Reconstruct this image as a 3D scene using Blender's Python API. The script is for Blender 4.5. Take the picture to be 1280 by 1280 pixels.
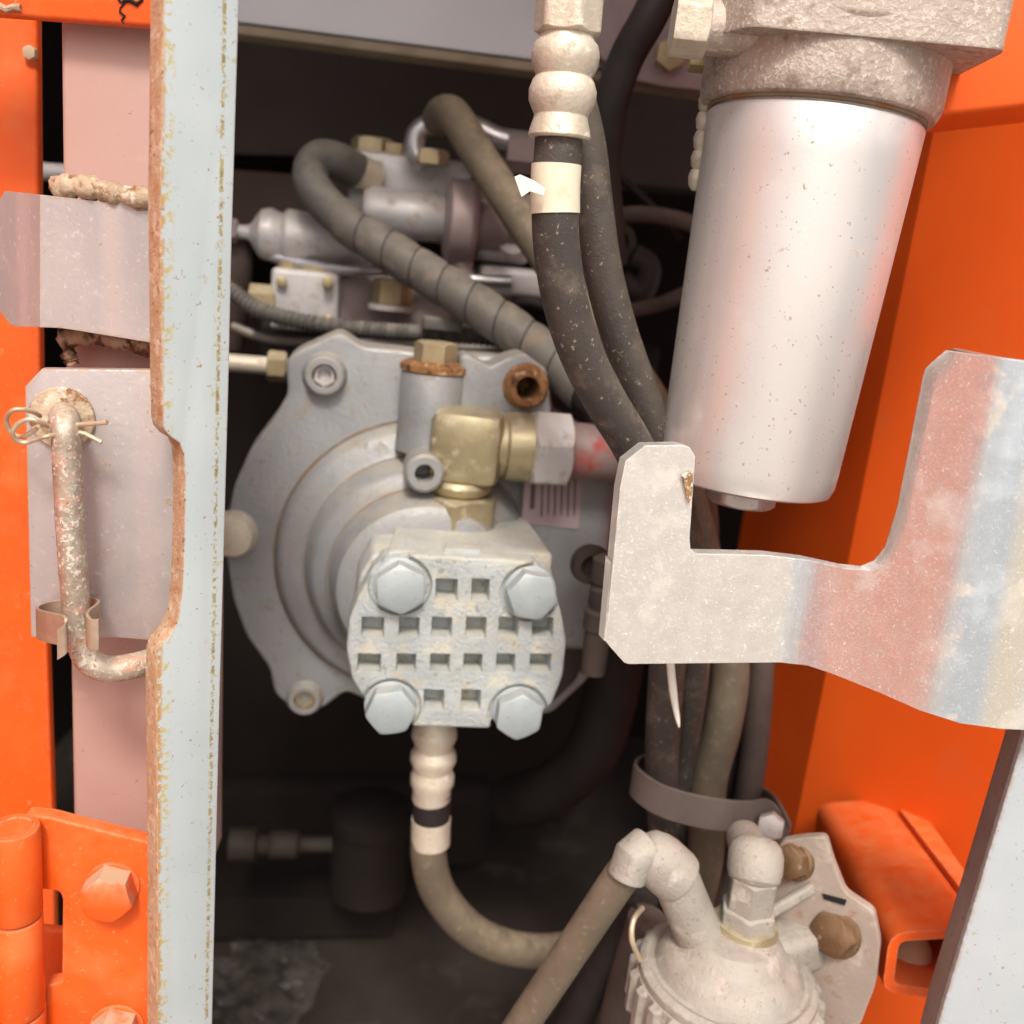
import bpy, bmesh, math, random
from mathutils import Vector, Matrix
random.seed(7)
R = math.radians
sc = bpy.context.scene
for o in list(bpy.data.objects): bpy.data.objects.remove(o)

# ------------------------------------------------------------------ camera
PITCH, ROLL, F = R(14.5), R(6.0), 1200.0          # focal length in photo pixels (1280 wide)
CAM = Vector((0, 0, 1.45))
FW = Vector((0, math.cos(PITCH), -math.sin(PITCH)))
r0, u0 = Vector((1, 0, 0)), Vector((0, math.sin(PITCH), math.cos(PITCH)))
RT = r0*math.cos(ROLL) + u0*math.sin(ROLL)
UP = -r0*math.sin(ROLL) + u0*math.cos(ROLL)
cd = bpy.data.cameras.new('camera'); co = bpy.data.objects.new('camera', cd)
sc.collection.objects.link(co); sc.camera = co
co.matrix_world = Matrix(((RT.x, UP.x, -FW.x, CAM.x), (RT.y, UP.y, -FW.y, CAM.y), (RT.z, UP.z, -FW.z, CAM.z), (0, 0, 0, 1)))
cd.sensor_width = 36; cd.lens = 36*F/1280
cd.clip_start = .01; cd.clip_end = 500
cd.dof.use_dof = True; cd.dof.focus_distance = .455; cd.dof.aperture_fstop = 6.5

# ------------------------------------------------------------------ light
SUN_EL, SUN_AZ = 50, 176        # hazy sun high behind the camera
w = bpy.data.worlds.new('World'); sc.world = w; w.use_nodes = True
nt = w.node_tree
sky = nt.nodes.new('ShaderNodeTexSky'); sky.sky_type = 'NISHITA'; sky.sun_disc = False
sky.sun_elevation = R(SUN_EL); sky.sun_rotation = R(SUN_AZ)
sky.air_density = 1.0; sky.dust_density = 6.0; sky.ozone_density = 1.0
bg = nt.nodes['Background']; bg.inputs[1].default_value = .11
nt.links.new(sky.outputs[0], bg.inputs[0])
sl = bpy.data.lights.new('sun', 'SUN'); sl.energy = 1.5; sl.angle = R(11); sl.color = (1, .965, .92)
so = bpy.data.objects.new('sun', sl); sc.collection.objects.link(so)
sd = Vector((math.sin(R(SUN_AZ))*math.cos(R(SUN_EL)), math.cos(R(SUN_AZ))*math.cos(R(SUN_EL)), math.sin(R(SUN_EL))))
so.rotation_euler = (-sd).to_track_quat('-Z', 'Y').to_euler(); so.location = sd*4
sc.view_settings.view_transform = 'Standard'; sc.view_settings.look = 'None'
sc.cycles.max_bounces = 6; sc.cycles.diffuse_bounces = 3; sc.cycles.glossy_bounces = 3
sc.view_settings.exposure = 0.72; sc.view_settings.gamma = 1

# ------------------------------------------------------------------ pixel <-> place
def ray(x, y): return (FW*F + RT*(x-640) - UP*(y-640)).normalized()
def P(x, y, Y):                       # the point of that direction on the upright plane Y metres ahead
    d = ray(x, y); return CAM + d*(Y/d.y)
def depth(p): return (p-CAM).dot(FW)
def px(p, n): return n*depth(p)/F     # n photo pixels in metres, at p
def ray_z(x, y, z):
    d = ray(x, y); return CAM + d*((z-CAM.z)/d.z)
ZUP = Vector((0, 0, 1))
class Plane:
    def __init__(s, x, y, Y, yaw=0, tilt=0):
        s.o = P(x, y, Y); a, t = R(yaw), R(tilt)
        s.n = Vector((math.sin(a)*math.cos(t), -math.cos(a)*math.cos(t), math.sin(t)))
        s.x = Vector((math.cos(a), math.sin(a), 0)); s.z = s.x.cross(-s.n) * -1
        s.z = s.n.cross(s.x) * 1
        if s.z.z < 0: s.z = -s.z
    def pt(s, x, y, off=0):
        d = ray(x, y); q = s.o + s.n*off
        return CAM + d*((q-CAM).dot(s.n)/d.dot(s.n))

# ------------------------------------------------------------------ materials
MATS = {}
def mat(name, col, col2=None, scale=30, rough=.5, rough2=None, metal=0, spots=(), bump=.15, bscale=300, dust=None, edge=None, bevel=.0006, bands=(), coat=0, streak=None, spec=.5):
    m = bpy.data.materials.new(name); MATS[name] = m; m.use_nodes = True
    t = m.node_tree; N = t.nodes; L = t.links
    b = N['Principled BSDF']
    tc = N.new('ShaderNodeTexCoord')
    oi = N.new('ShaderNodeObjectInfo')
    add = N.new('ShaderNodeVectorMath'); add.operation = 'ADD'
    mulr = N.new('ShaderNodeMath'); mulr.operation = 'MULTIPLY'; mulr.inputs[1].default_value = 3.7
    L.new(oi.outputs['Random'], mulr.inputs[0]); L.new(tc.outputs['Object'], add.inputs[0]); L.new(mulr.outputs[0], add.inputs[1])
    V = add.outputs[0]
    def noise(s, detail=3, vec=None, r=.6):
        n = N.new('ShaderNodeTexNoise'); n.inputs['Scale'].default_value = s; n.inputs['Detail'].default_value = detail
        n.inputs['Roughness'].default_value = r
        L.new(vec or V, n.inputs['Vector']); return n.outputs[0]
    def rng(v, a, c, lo=0, hi=1):
        n = N.new('ShaderNodeMapRange'); n.inputs[1].default_value = a; n.inputs[2].default_value = c
        n.inputs[3].default_value = lo; n.inputs[4].default_value = hi; L.new(v, n.inputs[0]); return n.outputs[0]
    def mul(a, c):
        n = N.new('ShaderNodeMath'); n.operation = 'MULTIPLY'; L.new(a, n.inputs[0])
        if isinstance(c, (int, float)): n.inputs[1].default_value = c
        else: L.new(c, n.inputs[1])
        return n.outputs[0]
    def mixc(f, a, c):
        n = N.new('ShaderNodeMix'); n.data_type = 'RGBA'; L.new(f, n.inputs[0])
        for s, v in ((6, a), (7, c)):
            if isinstance(v, (tuple, list)): n.inputs[s].default_value = (*v, 1)
            else: L.new(v, n.inputs[s])
        return n.outputs[2]
    def mixf(f, a, c):
        n = N.new('ShaderNodeMix'); L.new(f, n.inputs[0])
        for s, v in ((2, a), (3, c)):
            if isinstance(v, (int, float)): n.inputs[s].default_value = v
            else: L.new(v, n.inputs[s])
        return n.outputs[0]
    C = mixc(rng(noise(scale), .35, .65), col, col2 or tuple(c*.85 for c in col))
    RO = mixf(rng(noise(scale*1.7), .35, .65), rough, rough2 if rough2 is not None else min(1, rough+.15))
    ME = None
    def layer(f, c, ro=.85, me=True):
        nonlocal C, RO, ME
        C = mixc(f, C, c); RO = mixf(f, RO, ro)
        if metal and me: ME = mixf(f, ME if ME is not None else metal, 0.0)
    if streak:                                    # (colour, scale, amount): long vertical marks
        mp = N.new('ShaderNodeMapping'); mp.inputs['Scale'].default_value = (1, 1, .06); L.new(V, mp.inputs[0])
        layer(mul(rng(noise(streak[1], 3, mp.outputs[0]), .5, .72), streak[2]), streak[0], .8, False)
    for sp in spots:                              # colour, scale, threshold, softness, amount
        f = rng(noise(sp[1], 3, None, .65), sp[2], sp[2]+sp[3]); layer(mul(f, sp[4] if len(sp) > 4 else 1), sp[0])
    for bd in bands:                              # direction, position, half width, colour, noise scale, threshold
        dp = N.new('ShaderNodeVectorMath'); dp.operation = 'DOT_PRODUCT'; dp.inputs[1].default_value = bd[0]
        L.new(tc.outputs['Object'], dp.inputs[0])
        sb = N.new('ShaderNodeMath'); sb.operation = 'SUBTRACT'; sb.inputs[1].default_value = bd[1]; L.new(dp.outputs['Value'], sb.inputs[0])
        ab = N.new('ShaderNodeMath'); ab.operation = 'ABSOLUTE'; L.new(sb.outputs[0], ab.inputs[0])
        fb = mul(rng(ab.outputs[0], bd[2], bd[2]*.35), rng(noise(bd[4], 3, None, .7), bd[5], bd[5]+.07))
        if len(bd) > 6: C = mixc(mul(fb, bd[6]), C, bd[3])          # a tint that stays metallic
        else: layer(fb, bd[3])
    bevN = None
    if bevel:
        bv = N.new('ShaderNodeBevel'); bv.samples = 2; bv.inputs[0].default_value = bevel; bevN = bv.outputs[0]
    if edge:                                      # colour, radius, amount
        be = N.new('ShaderNodeBevel'); be.samples = 2; be.inputs[0].default_value = edge[1]
        g = N.new('ShaderNodeNewGeometry')
        d = N.new('ShaderNodeVectorMath'); d.operation = 'DOT_PRODUCT'; L.new(be.outputs[0], d.inputs[0]); L.new(g.outputs['Normal'], d.inputs[1])
        f = mul(rng(d.outputs['Value'], .985, .90), rng(noise(260, 2), .36, .56)); layer(mul(f, edge[2]), edge[0])
    if dust:                                      # colour, amount: settled on what faces up
        g = N.new('ShaderNodeNewGeometry'); sx = N.new('ShaderNodeSeparateXYZ'); L.new(g.outputs['Normal'], sx.inputs[0])
        f = mul(rng(sx.outputs[2], -.1, .95), rng(noise(90, 3), .25, .6)); layer(mul(f, dust[1]), dust[0], .95)
    L.new(C, b.inputs['Base Color']); L.new(RO, b.inputs['Roughness'])
    if ME is not None: L.new(ME, b.inputs['Metallic'])
    else: b.inputs['Metallic'].default_value = metal
    b.inputs['Coat Weight'].default_value = coat; b.inputs['Specular IOR Level'].default_value = spec
    if bump:
        bp = N.new('ShaderNodeBump'); bp.inputs['Strength'].default_value = bump; bp.inputs['Distance'].default_value = .0015
        L.new(noise(bscale, 4), bp.inputs['Height'])
        if bevN: L.new(bevN, bp.inputs['Normal'])
        L.new(bp.outputs[0], b.inputs['Normal'])
    elif bevN: L.new(bevN, b.inputs['Normal'])
    return m
RUST = (.30, .12, .035); RUST_D = (.10, .035, .018); TAN = (.46, .36, .25); DUSTC = (.50, .42, .33)
PY = 42                                          # the front post is turned by this much
mat('cut_edge', (.44, .285, .18), (.38, .225, .12), 60, .85, streak=((.52, .40, .29), 200, .5), spots=[((.36, .15, .05), 130, .56, .1, .7), ((.56, .47, .36), 170, .52, .14, .7), ((.13, .06, .03), 330, .62, .05, .8)], bump=.5, bscale=600, bevel=0)
mat('grey_orange_bounce', (.48, .305, .265), (.43, .265, .23), 9, .36, spots=[((.26, .13, .10), 240, .70, .03, .8), ((.50, .38, .30), 40, .60, .1, .4)], bump=.06, dust=(DUSTC, .5), edge=((.40, .28, .16), .0025, .7))  # grey tube; the pink of orange bounce light is mixed into its base colour
mat('plate_zinc', (.54, .485, .475), (.45, .41, .41), 16, .38, .46, metal=.5, spots=[((.36, .24, .12), 190, .66, .04, .8), ((.66, .61, .56), 420, .60, .08, .4), ((.40, .31, .26), 28, .56, .12, .35)], bump=.10, edge=((.40, .25, .10), .003, .9), streak=((.56, .43, .40), 55, .5))
mat('weld', (.50, .40, .28), (.36, .26, .17), 90, .75, spots=[((.24, .11, .04), 150, .55, .08), ((.64, .57, .46), 120, .55, .1)], bump=.8, bscale=260, bevel=0)
mat('weld_rust', (.30, .16, .09), (.40, .26, .17), 70, .85, spots=[(RUST_D, 90, .52, .1)], bump=.8, bscale=180, bevel=0)
mat('orange', (.80, .108, .008), (.73, .09, .006), 8, .36, bump=.05, bscale=160, dust=((.66, .24, .09), .45), edge=((.70, .40, .22), .0018, .7), spots=[((.42, .18, .07), 160, .68, .03, .7), ((.70, .20, .06), 22, .54, .16, .45), ((.55, .075, .008), 12, .56, .14, .5), ((.62, .30, .14), 420, .64, .04, .5)], spec=.35)
mat('orange_wall', (.80, .112, .011), (.74, .098, .009), 6, .42, bump=.05, bscale=120, spots=[((.50, .17, .06), 14, .62, .2, .3)], bevel=0, spec=.3)
mat('rod_zinc', (.56, .50, .41), (.44, .36, .28), 120, .36, .55, metal=.7, spots=[((.52, .20, .12), 130, .52, .12, .6), ((.66, .62, .55), 420, .55, .06, .7), ((.18, .13, .08), 380, .60, .06, .8)], bump=.3, bscale=420, bevel=0, dust=(TAN, .5))
mat('wire', (.62, .52, .38), (.52, .40, .27), 80, .45, metal=.6, bump=.2, bevel=0)
mat('clip_steel', (.48, .38, .29), (.40, .28, .20), 60, .45, metal=.55, spots=[(RUST, 120, .60, .08, .6)], bump=.2)
mat('hinge_dust', (.55, .42, .28), (.45, .33, .21), 60, .9, bump=.3)
mat('cast_grey', (.33, .35, .365), (.275, .29, .305), 18, .36, .55, metal=.35, spots=[((.25, .19, .125), 60, .57, .12, .6), ((.30, .15, .06), 130, .66, .05, .6)], bump=.3, bscale=300, dust=((.42, .34, .23), .5), edge=((.36, .26, .12), .003, .7))
mat('pump_alu', (.47, .51, .51), (.38, .42, .425), 40, .42, .6, metal=.25, spots=[((.46, .38, .25), 95, .55, .12, .5), ((.62, .57, .44), 50, .56, .1, .5), ((.22, .19, .15), 240, .60, .06, .6), ((.33, .27, .18), 26, .60, .1, .45)], bump=.7, bscale=420, dust=((.56, .515, .41), .55), bevel=.0012)
mat('bolt_paint', (.40, .455, .47), (.34, .39, .41), 40, .40, metal=.25, bump=.15, dust=((.56, .51, .41), .4), spots=[((.30, .23, .15), 240, .63, .06, .6)], edge=((.62, .64, .62), .0015, .5))
mat('brass', (.45, .39, .245), (.37, .31, .18), 28, .30, .42, metal=.7, bump=.12, spots=[((.50, .45, .36), 90, .55, .12, .5), ((.26, .19, .09), 200, .62, .06, .6)], dust=((.52, .46, .35), .4), bevel=.0015)
mat('brass_dull', (.46, .38, .23), (.36, .28, .16), 40, .45, metal=.6, bump=.15, spots=[(RUST, 90, .58, .1, .5)], dust=((.55, .48, .36), .4))
mat('rust', (.20, .085, .03), (.30, .15, .06), 120, .85, metal=.1, spots=[((.07, .028, .014), 160, .53, .1), ((.44, .30, .16), 140, .58, .06)], bump=.4, bscale=420, bevel=0)
mat('rubber', (.040, .032, .028), (.058, .047, .039), 22, .55, spots=[((.33, .27, .19), 330, .64, .04, .8), ((.15, .12, .09), 60, .54, .15, .6), ((.30, .25, .17), 120, .69, .04, .7)], bump=.3, bscale=700, bevel=0, dust=((.27, .225, .165), .5))
mat('rubber_black', (.013, .010, .010), (.020, .016, .015), 22, .6, bump=.15, bevel=0, dust=((.06, .048, .04), .4), spec=.3)
mat('rubber_tan', (.135, .105, .07), (.10, .078, .053), 26, .7, bump=.25, bscale=500, bevel=0, dust=((.33, .265, .18), .6), spots=[((.24, .19, .125), 180, .60, .08, .5)])
mat('rubber_grey', (.09, .083, .074), (.07, .064, .057), 26, .65, bump=.25, bevel=0, dust=((.30, .27, .22), .55))
mat('rubber_brown', (.085, .058, .047), (.06, .042, .035), 26, .7, bump=.2, bevel=0, dust=((.22, .165, .13), .5))
mat('wrap', (.105, .094, .081), (.085, .075, .065), 40, .5, bump=.2, bevel=0, dust=((.26, .22, .17), .45), spots=[((.20, .14, .10), 60, .56, .1, .6)])
mat('ferrule', (.66, .60, .49), (.56, .49, .38), 50, .42, .55, metal=.4, spots=[((.42, .33, .24), 110, .58, .08, .7), ((.74, .70, .62), 160, .60, .08, .6)], bump=.3, bscale=420, bevel=.0008, dust=((.70, .62, .50), .4))
mat('tape', (.72, .66, .52), (.66, .58, .43), 30, .6, bump=.1, bevel=0, spots=[((.55, .40, .26), 60, .60, .1, .4)])
mat('paper', (.80, .80, .72), (.76, .74, .66), 30, .7, bump=.1, bevel=0)
mat('can_alu', (.71, .685, .66), (.665, .635, .61), 7, .40, .45, metal=.58, spots=[((.27, .21, .17), 360, .655, .03, .85), ((.36, .28, .22), 130, .675, .05, .7), ((.62, .54, .48), 26, .56, .15, .4)], bump=.05, bscale=500, bevel=.001, streak=((.70, .62, .58), 30, .4))
mat('head_cast', (.46, .395, .34), (.37, .31, .26), 26, .5, metal=.4, spots=[((.62, .57, .52), 420, .56, .06, .7), ((.21, .15, .115), 90, .56, .1, .7), ((.60, .52, .44), 60, .56, .12, .5)], bump=.5, bscale=420, dust=((.58, .50, .42), .5), bevel=.002)
mat('zinc_rust', (.34, .20, .08), (.20, .10, .035), 200, .85, spots=[((.62, .57, .48), 260, .50, .1)], bump=.4)
mat('panel_grey', (.68, .69, .73), (.62, .63, .67), 6, .5, bump=.05, bevel=0)
mat('lip_tan', (.30, .245, .17), (.22, .175, .12), 30, .7, bump=.1)
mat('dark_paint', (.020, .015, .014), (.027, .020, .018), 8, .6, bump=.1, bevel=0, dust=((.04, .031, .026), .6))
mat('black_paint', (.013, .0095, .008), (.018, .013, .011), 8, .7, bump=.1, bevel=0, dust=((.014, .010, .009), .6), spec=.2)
mat('brown_paint', (.055, .036, .025), (.04, .027, .02), 10, .7, bump=.1)
mat('floor_dirt', (.028, .021, .016), (.044, .034, .027), 9, .85, spots=[((.075, .06, .048), 13, .58, .12, .7)], bump=.5, bscale=160, bevel=0, spec=.2)
mat('engine_silver', (.56, .55, .555), (.46, .44, .44), 30, .36, .55, metal=.35, spots=[((.30, .21, .14), 80, .56, .12, .6)], bump=.2, dust=((.52, .46, .38), .5), edge=((.40, .28, .12), .003, .7), bevel=.0015)
mat('engine_pink', (.31, .245, .24), (.24, .185, .18), 25, .45, metal=.2, bump=.15, dust=((.40, .33, .28), .4))
mat('pipe_metal', (.52, .51, .52), (.44, .42, .43), 40, .28, metal=.8, bump=.06, bevel=0)
mat('red_paint', (.24, .17, .155), (.20, .13, .12), 30, .5, bump=.15, spots=[((.34, .045, .03), 26, .50, .1, .9)], bevel=0)
mat('sticker', (.42, .32, .33), (.36, .265, .275), 12, .5, bump=0, bevel=0)
mat('ink', (.10, .07, .075), None, 30, .6, bump=0, bevel=0)
mat('filter_cast', (.36, .335, .295), (.285, .26, .225), 34, .42, .62, metal=.15, spots=[((.28, .21, .15), 60, .55, .12, .7), ((.58, .56, .51), 60, .57, .12, .5), ((.19, .14, .10), 260, .61, .06, .7)], bump=.5, bscale=420, dust=((.43, .39, .33), .5), bevel=.0016)
mat('filter_plate', (.36, .29, .245), (.30, .235, .195), 22, .6, metal=.15, spots=[((.25, .125, .07), 80, .58, .1, .7), ((.48, .42, .36), 60, .56, .12, .6)], bump=.3, dust=((.48, .42, .35), .5), edge=((.50, .42, .33), .002, .6))
mat('strap', (.115, .09, .078), (.09, .07, .06), 26, .7, bump=.2, dust=((.22, .18, .15), .5))
mat('brown_edge', (.30, .225, .20), (.25, .175, .155), 40, .5, bump=.2, spots=[(RUST, 200, .60, .08, .8)], edge=(RUST, .004, 1))
mat('sand', (.37, .335, .29), (.31, .28, .24), 2, .95, bump=.2, bevel=0, spots=[((.26, .23, .19), .8, .55, .2, .6)])
mat('seam', (.26, .21, .155), (.20, .145, .09), 60, .8, spots=[((.28, .13, .045), 45, .52, .1, .9)], bump=.2, bevel=0)
mat('lower_beam', (.12, .08, .055), (.09, .06, .042), 10, .6, bump=.1, bevel=0)
mat('mount_rust', (.34, .235, .14), (.26, .17, .095), 40, .7, bump=.1, bevel=0)
mat('rusty_bolt', (.21, .115, .055), (.14, .07, .03), 120, .5, metal=.45, spots=[((.09, .04, .02), 200, .56, .1, .8), ((.42, .30, .18), 200, .62, .06, .6)], bump=.3, bscale=500, bevel=.001, dust=((.40, .30, .20), .4))
mat('dim_fitting', (.05, .038, .026), (.035, .026, .02), 30, .7, bump=.1, bevel=0)
mat('engine_wire', (.30, .26, .22), (.24, .20, .17), 30, .5, metal=.4, bump=.1, bevel=0)
mat('beam_paint', (.070, .057, .052), (.055, .045, .041), 6, .5, bump=.08, bevel=0, dust=((.12, .10, .085), .5))
mat('corner_paint', (.43, .475, .50), (.38, .43, .455), 14, .40, spots=[(RUST, 330, .665, .03, .7), ((.36, .30, .14), 110, .67, .05, .6)], bump=.10, bscale=420, streak=((.42, .45, .45), 60, .5), edge=((.30, .15, .05), .0035, 1))
mat('orange_dusty', (.80, .108, .008), (.73, .09, .006), 8, .4, bump=.15, bscale=160, dust=((.46, .34, .22), 1.6), spec=.35)
mat('floor_stain', (.085, .074, .062), (.05, .043, .036), 40, .9, spots=[((.022, .017, .014), 45, .47, .14, .95), ((.20, .20, .215), 60, .62, .06, .7)], bump=.4, bscale=160, bevel=0)
mat('void', (.008, .006, .006), None, 10, .9, bump=0, bevel=0)

# ------------------------------------------------------------------ objects
COL = sc.collection; WL = {}; THINGS = []
def thing(name, label, cat, group=None):
    o = bpy.data.objects.new(name, None); COL.objects.link(o); o.empty_display_size = .02
    o['label'] = label; o['category'] = cat
    if group: o['group'] = group
    WL[o.name] = Vector((0, 0, 0)); THINGS.append(o); return o
def obj(name, bm, m, parent=None, ang=35, label=None, cat=None, kind=None, group=None, m2=None):
    bmesh.ops.remove_doubles(bm, verts=bm.verts, dist=1e-6)
    bmesh.ops.recalc_face_normals(bm, faces=bm.faces)
    vs = [v.co for v in bm.verts]
    c = Vector([(min(v[i] for v in vs)+max(v[i] for v in vs))/2 for i in range(3)])
    bmesh.ops.translate(bm, verts=bm.verts, vec=-c)
    me = bpy.data.meshes.new(name); bm.to_mesh(me); bm.free()
    for p in me.polygons: p.use_smooth = True
    me.set_sharp_from_angle(angle=R(ang))
    me.materials.append(MATS[m])
    if m2: me.materials.append(MATS[m2])
    o = bpy.data.objects.new(name, me); COL.objects.link(o); WL[o.name] = c
    if parent: o.parent = parent; o.location = c - WL[parent.name]
    else: o.location = c
    if label: o['label'] = label
    if cat: o['category'] = cat
    if kind: o['kind'] = kind
    if group: o['group'] = group
    return o
def settle():                                     # move every Empty to the base of its thing
    for t in THINGS:
        lo = Vector((1e9,)*3); hi = -lo
        for ch in t.children:
            for v in ch.data.vertices:
                p = WL[ch.name] + v.co
                for i in range(3): lo[i] = min(lo[i], p[i]); hi[i] = max(hi[i], p[i])
        b = Vector(((lo.x+hi.x)/2, (lo.y+hi.y)/2, lo.z))
        t.location = b
        for ch in t.children: ch.location = WL[ch.name] - b

def prism(pts, n, thick, bm=None, bev=0, back_only=False):
    bm = bm or bmesh.new()
    f = [bm.verts.new(p) for p in pts]; k = [bm.verts.new(p - n*thick) for p in pts]
    F1 = bm.faces.new(f); F2 = bm.faces.new(list(reversed(k)))
    for i in range(len(f)):
        j = (i+1) % len(f); bm.faces.new((f[j], f[i], k[i], k[j]))
    if bev:
        bmesh.ops.recalc_face_normals(bm, faces=bm.faces)
        bmesh.ops.bevel(bm, geom=list(F1.edges), offset=bev, segments=3, affect='EDGES', profile=.5, clamp_overlap=True)
    return bm
def rnd(poly, r, k=4):                            # round the corners of a pixel polygon; r one number or per point
    out = []; n = len(poly)
    for i in range(n):
        a, b, c = Vector(poly[i-1]), Vector(poly[i]), Vector(poly[(i+1) % n])
        rr = r[i] if isinstance(r, (list, tuple)) else r
        if not rr: out.append(tuple(b)); continue
        d1 = min(rr, (a-b).length*.45); d2 = min(rr, (c-b).length*.45)
        p, q = b+(a-b).normalized()*d1, b+(c-b).normalized()*d2
        for t in range(k+1):
            t /= k; out.append(tuple(p*(1-t)**2 + b*2*t*(1-t) + q*t*t))
    return out
def plate(pl, poly, thick, off=0, bev=.0008, r=0, bm=None):
    return prism([pl.pt(x, y, off) for x, y in rnd(poly, r)], pl.n, thick, bm, bev)
def frame(ax):
    ax = ax.normalized(); a = ax.orthogonal().normalized()
    if abs(ax.dot(ZUP)) < .9: a = (ZUP - ax*ax.dot(ZUP)).normalized()
    else: a = (Vector((1, 0, 0)) - ax*ax.x).normalized()
    return ax, a, ax.cross(a)
def lathe(o, ax, prof, seg=40, bm=None, cap=True):   # prof: (radius, distance along axis) in metres
    bm = bm or bmesh.new(); ax, a, b = frame(ax); rings = []
    for r, h in prof:
        r = max(r, 1e-5)
        rings.append([bm.verts.new(o + ax*h + (a*math.cos(2*math.pi*i/seg) + b*math.sin(2*math.pi*i/seg))*r) for i in range(seg)])
    for q, s in zip(rings, rings[1:]):
        for i in range(seg):
            j = (i+1) % seg; bm.faces.new((q[i], q[j], s[j], s[i]))
    if cap: bm.faces.new(list(reversed(rings[0]))); bm.faces.new(rings[-1])
    return bm
def hexa(o, ax, af, h, bm=None, spin=0, inner=.94, two=False, sides=6):   # chamfered hexagon head
    bm = bm or bmesh.new(); ax, a, b = frame(ax); S = 48; R0 = af/2
    def hr(t):
        t = (t - spin) % (2*math.pi/sides) - math.pi/sides; return R0/math.cos(t)
    def ring(fn):
        out = []
        for i in range(S):
            t = 2*math.pi*i/S; r, z = fn(t); out.append(bm.verts.new(o + ax*z + (a*math.cos(t)+b*math.sin(t))*r))
        return out
    ch = lambda t: max(0, hr(t) - R0*inner)*.6
    rings = []
    if two: rings += [ring(lambda t: (R0*inner, 0)), ring(lambda t: (hr(t), ch(t)))]
    else: rings += [ring(lambda t: (hr(t), 0))]
    rings += [ring(lambda t: (hr(t), h - ch(t))), ring(lambda t: (R0*inner, h))]
    for q, s in zip(rings, rings[1:]):
        for i in range(S):
            j = (i+1) % S; bm.faces.new((q[i], q[j], s[j], s[i]))
    bm.faces.new(list(reversed(rings[0]))); bm.faces.new(rings[-1]); return bm
def smooth_path(pts, k=8):
    if len(pts) < 3: return [tuple(p) for p in pts]
    out = []; n = len(pts); pts = [Vector(p) for p in pts]
    for i in range(n-1):
        p0, p1, p2, p3 = pts[max(i-1, 0)], pts[i], pts[i+1], pts[min(i+2, n-1)]
        for j in range(k):
            t = j/k
            out.append(.5*((2*p1) + (p2-p0)*t + (2*p0-5*p1+4*p2-p3)*t*t + (3*p1-p0-3*p2+p3)*t**3))
    out.append(pts[-1]); return out
def sweep(pts, rad, seg=20, bm=None):
    bm = bm or bmesh.new(); n = len(pts); rings = []; prev = None
    for i, p in enumerate(pts):
        t = (pts[min(i+1, n-1)] - pts[max(i-1, 0)]).normalized()
        if prev is None: a = frame(t)[1]
        else: a = (prev - t*prev.dot(t)).normalized()
        prev = a; b = t.cross(a); r = rad[i] if isinstance(rad, list) else rad
        rings.append([bm.verts.new(p + (a*math.cos(2*math.pi*k/seg)+b*math.sin(2*math.pi*k/seg))*r) for k in range(seg)])
    for q, s in zip(rings, rings[1:]):
        for i in range(seg):
            j = (i+1) % seg; bm.faces.new((q[i], q[j], s[j], s[i]))
    bm.faces.new(list(reversed(rings[0]))); bm.faces.new(rings[-1]); return bm
def path(px_pts, k=8):                            # (x, y, Y) -> smooth world path
    return [Vector(p) for p in smooth_path([P(*p) for p in px_pts], k)]
def hose(px_pts, rpx, k=8, seg=20, ref=None):
    w_ = path(px_pts, k); r = px(w_[0] if ref is None else P(*ref), rpx); return sweep(w_, r, seg)
def ribbed(px_pts, rpx, amp, pitch, seg=14):
    w_ = path(px_pts, 30); r = px(w_[0], rpx); out, rr, d = [], [], 0
    for i, p in enumerate(w_):
        if i: d += (p-w_[i-1]).length
        out.append(p); rr.append(r*(1 + amp*math.sin(2*math.pi*d/pitch)))
    return sweep(out, rr, seg)
def box(o, ax, ay, az, sx, sy, sz, bev=0, bm=None, seg=3):   # centred box on the three axes
    t = bmesh.new(); V = {}
    for i in (-1, 1):
        for j in (-1, 1):
            for k in (-1, 1): V[i, j, k] = t.verts.new(o + ax*(i*sx/2) + ay*(j*sy/2) + az*(k*sz/2))
    for f in (((-1,-1,-1),(-1,1,-1),(1,1,-1),(1,-1,-1)), ((-1,-1,1),(1,-1,1),(1,1,1),(-1,1,1)), ((-1,-1,-1),(1,-1,-1),(1,-1,1),(-1,-1,1)),
              ((-1,1,-1),(-1,1,1),(1,1,1),(1,1,-1)), ((-1,-1,-1),(-1,-1,1),(-1,1,1),(-1,1,-1)), ((1,-1,-1),(1,1,-1),(1,1,1),(1,-1,1))):
        t.faces.new([V[q] for q in f])
    bmesh.ops.recalc_face_normals(t, faces=t.faces)
    if bev: bmesh.ops.bevel(t, geom=list(t.edges), offset=bev, segments=seg, affect='EDGES', profile=.5, clamp_overlap=True)
    if bm is None: return t
    me = bpy.data.meshes.new('tmp'); t.to_mesh(me); t.free(); bm.from_mesh(me); bpy.data.meshes.remove(me); return bm
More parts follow.
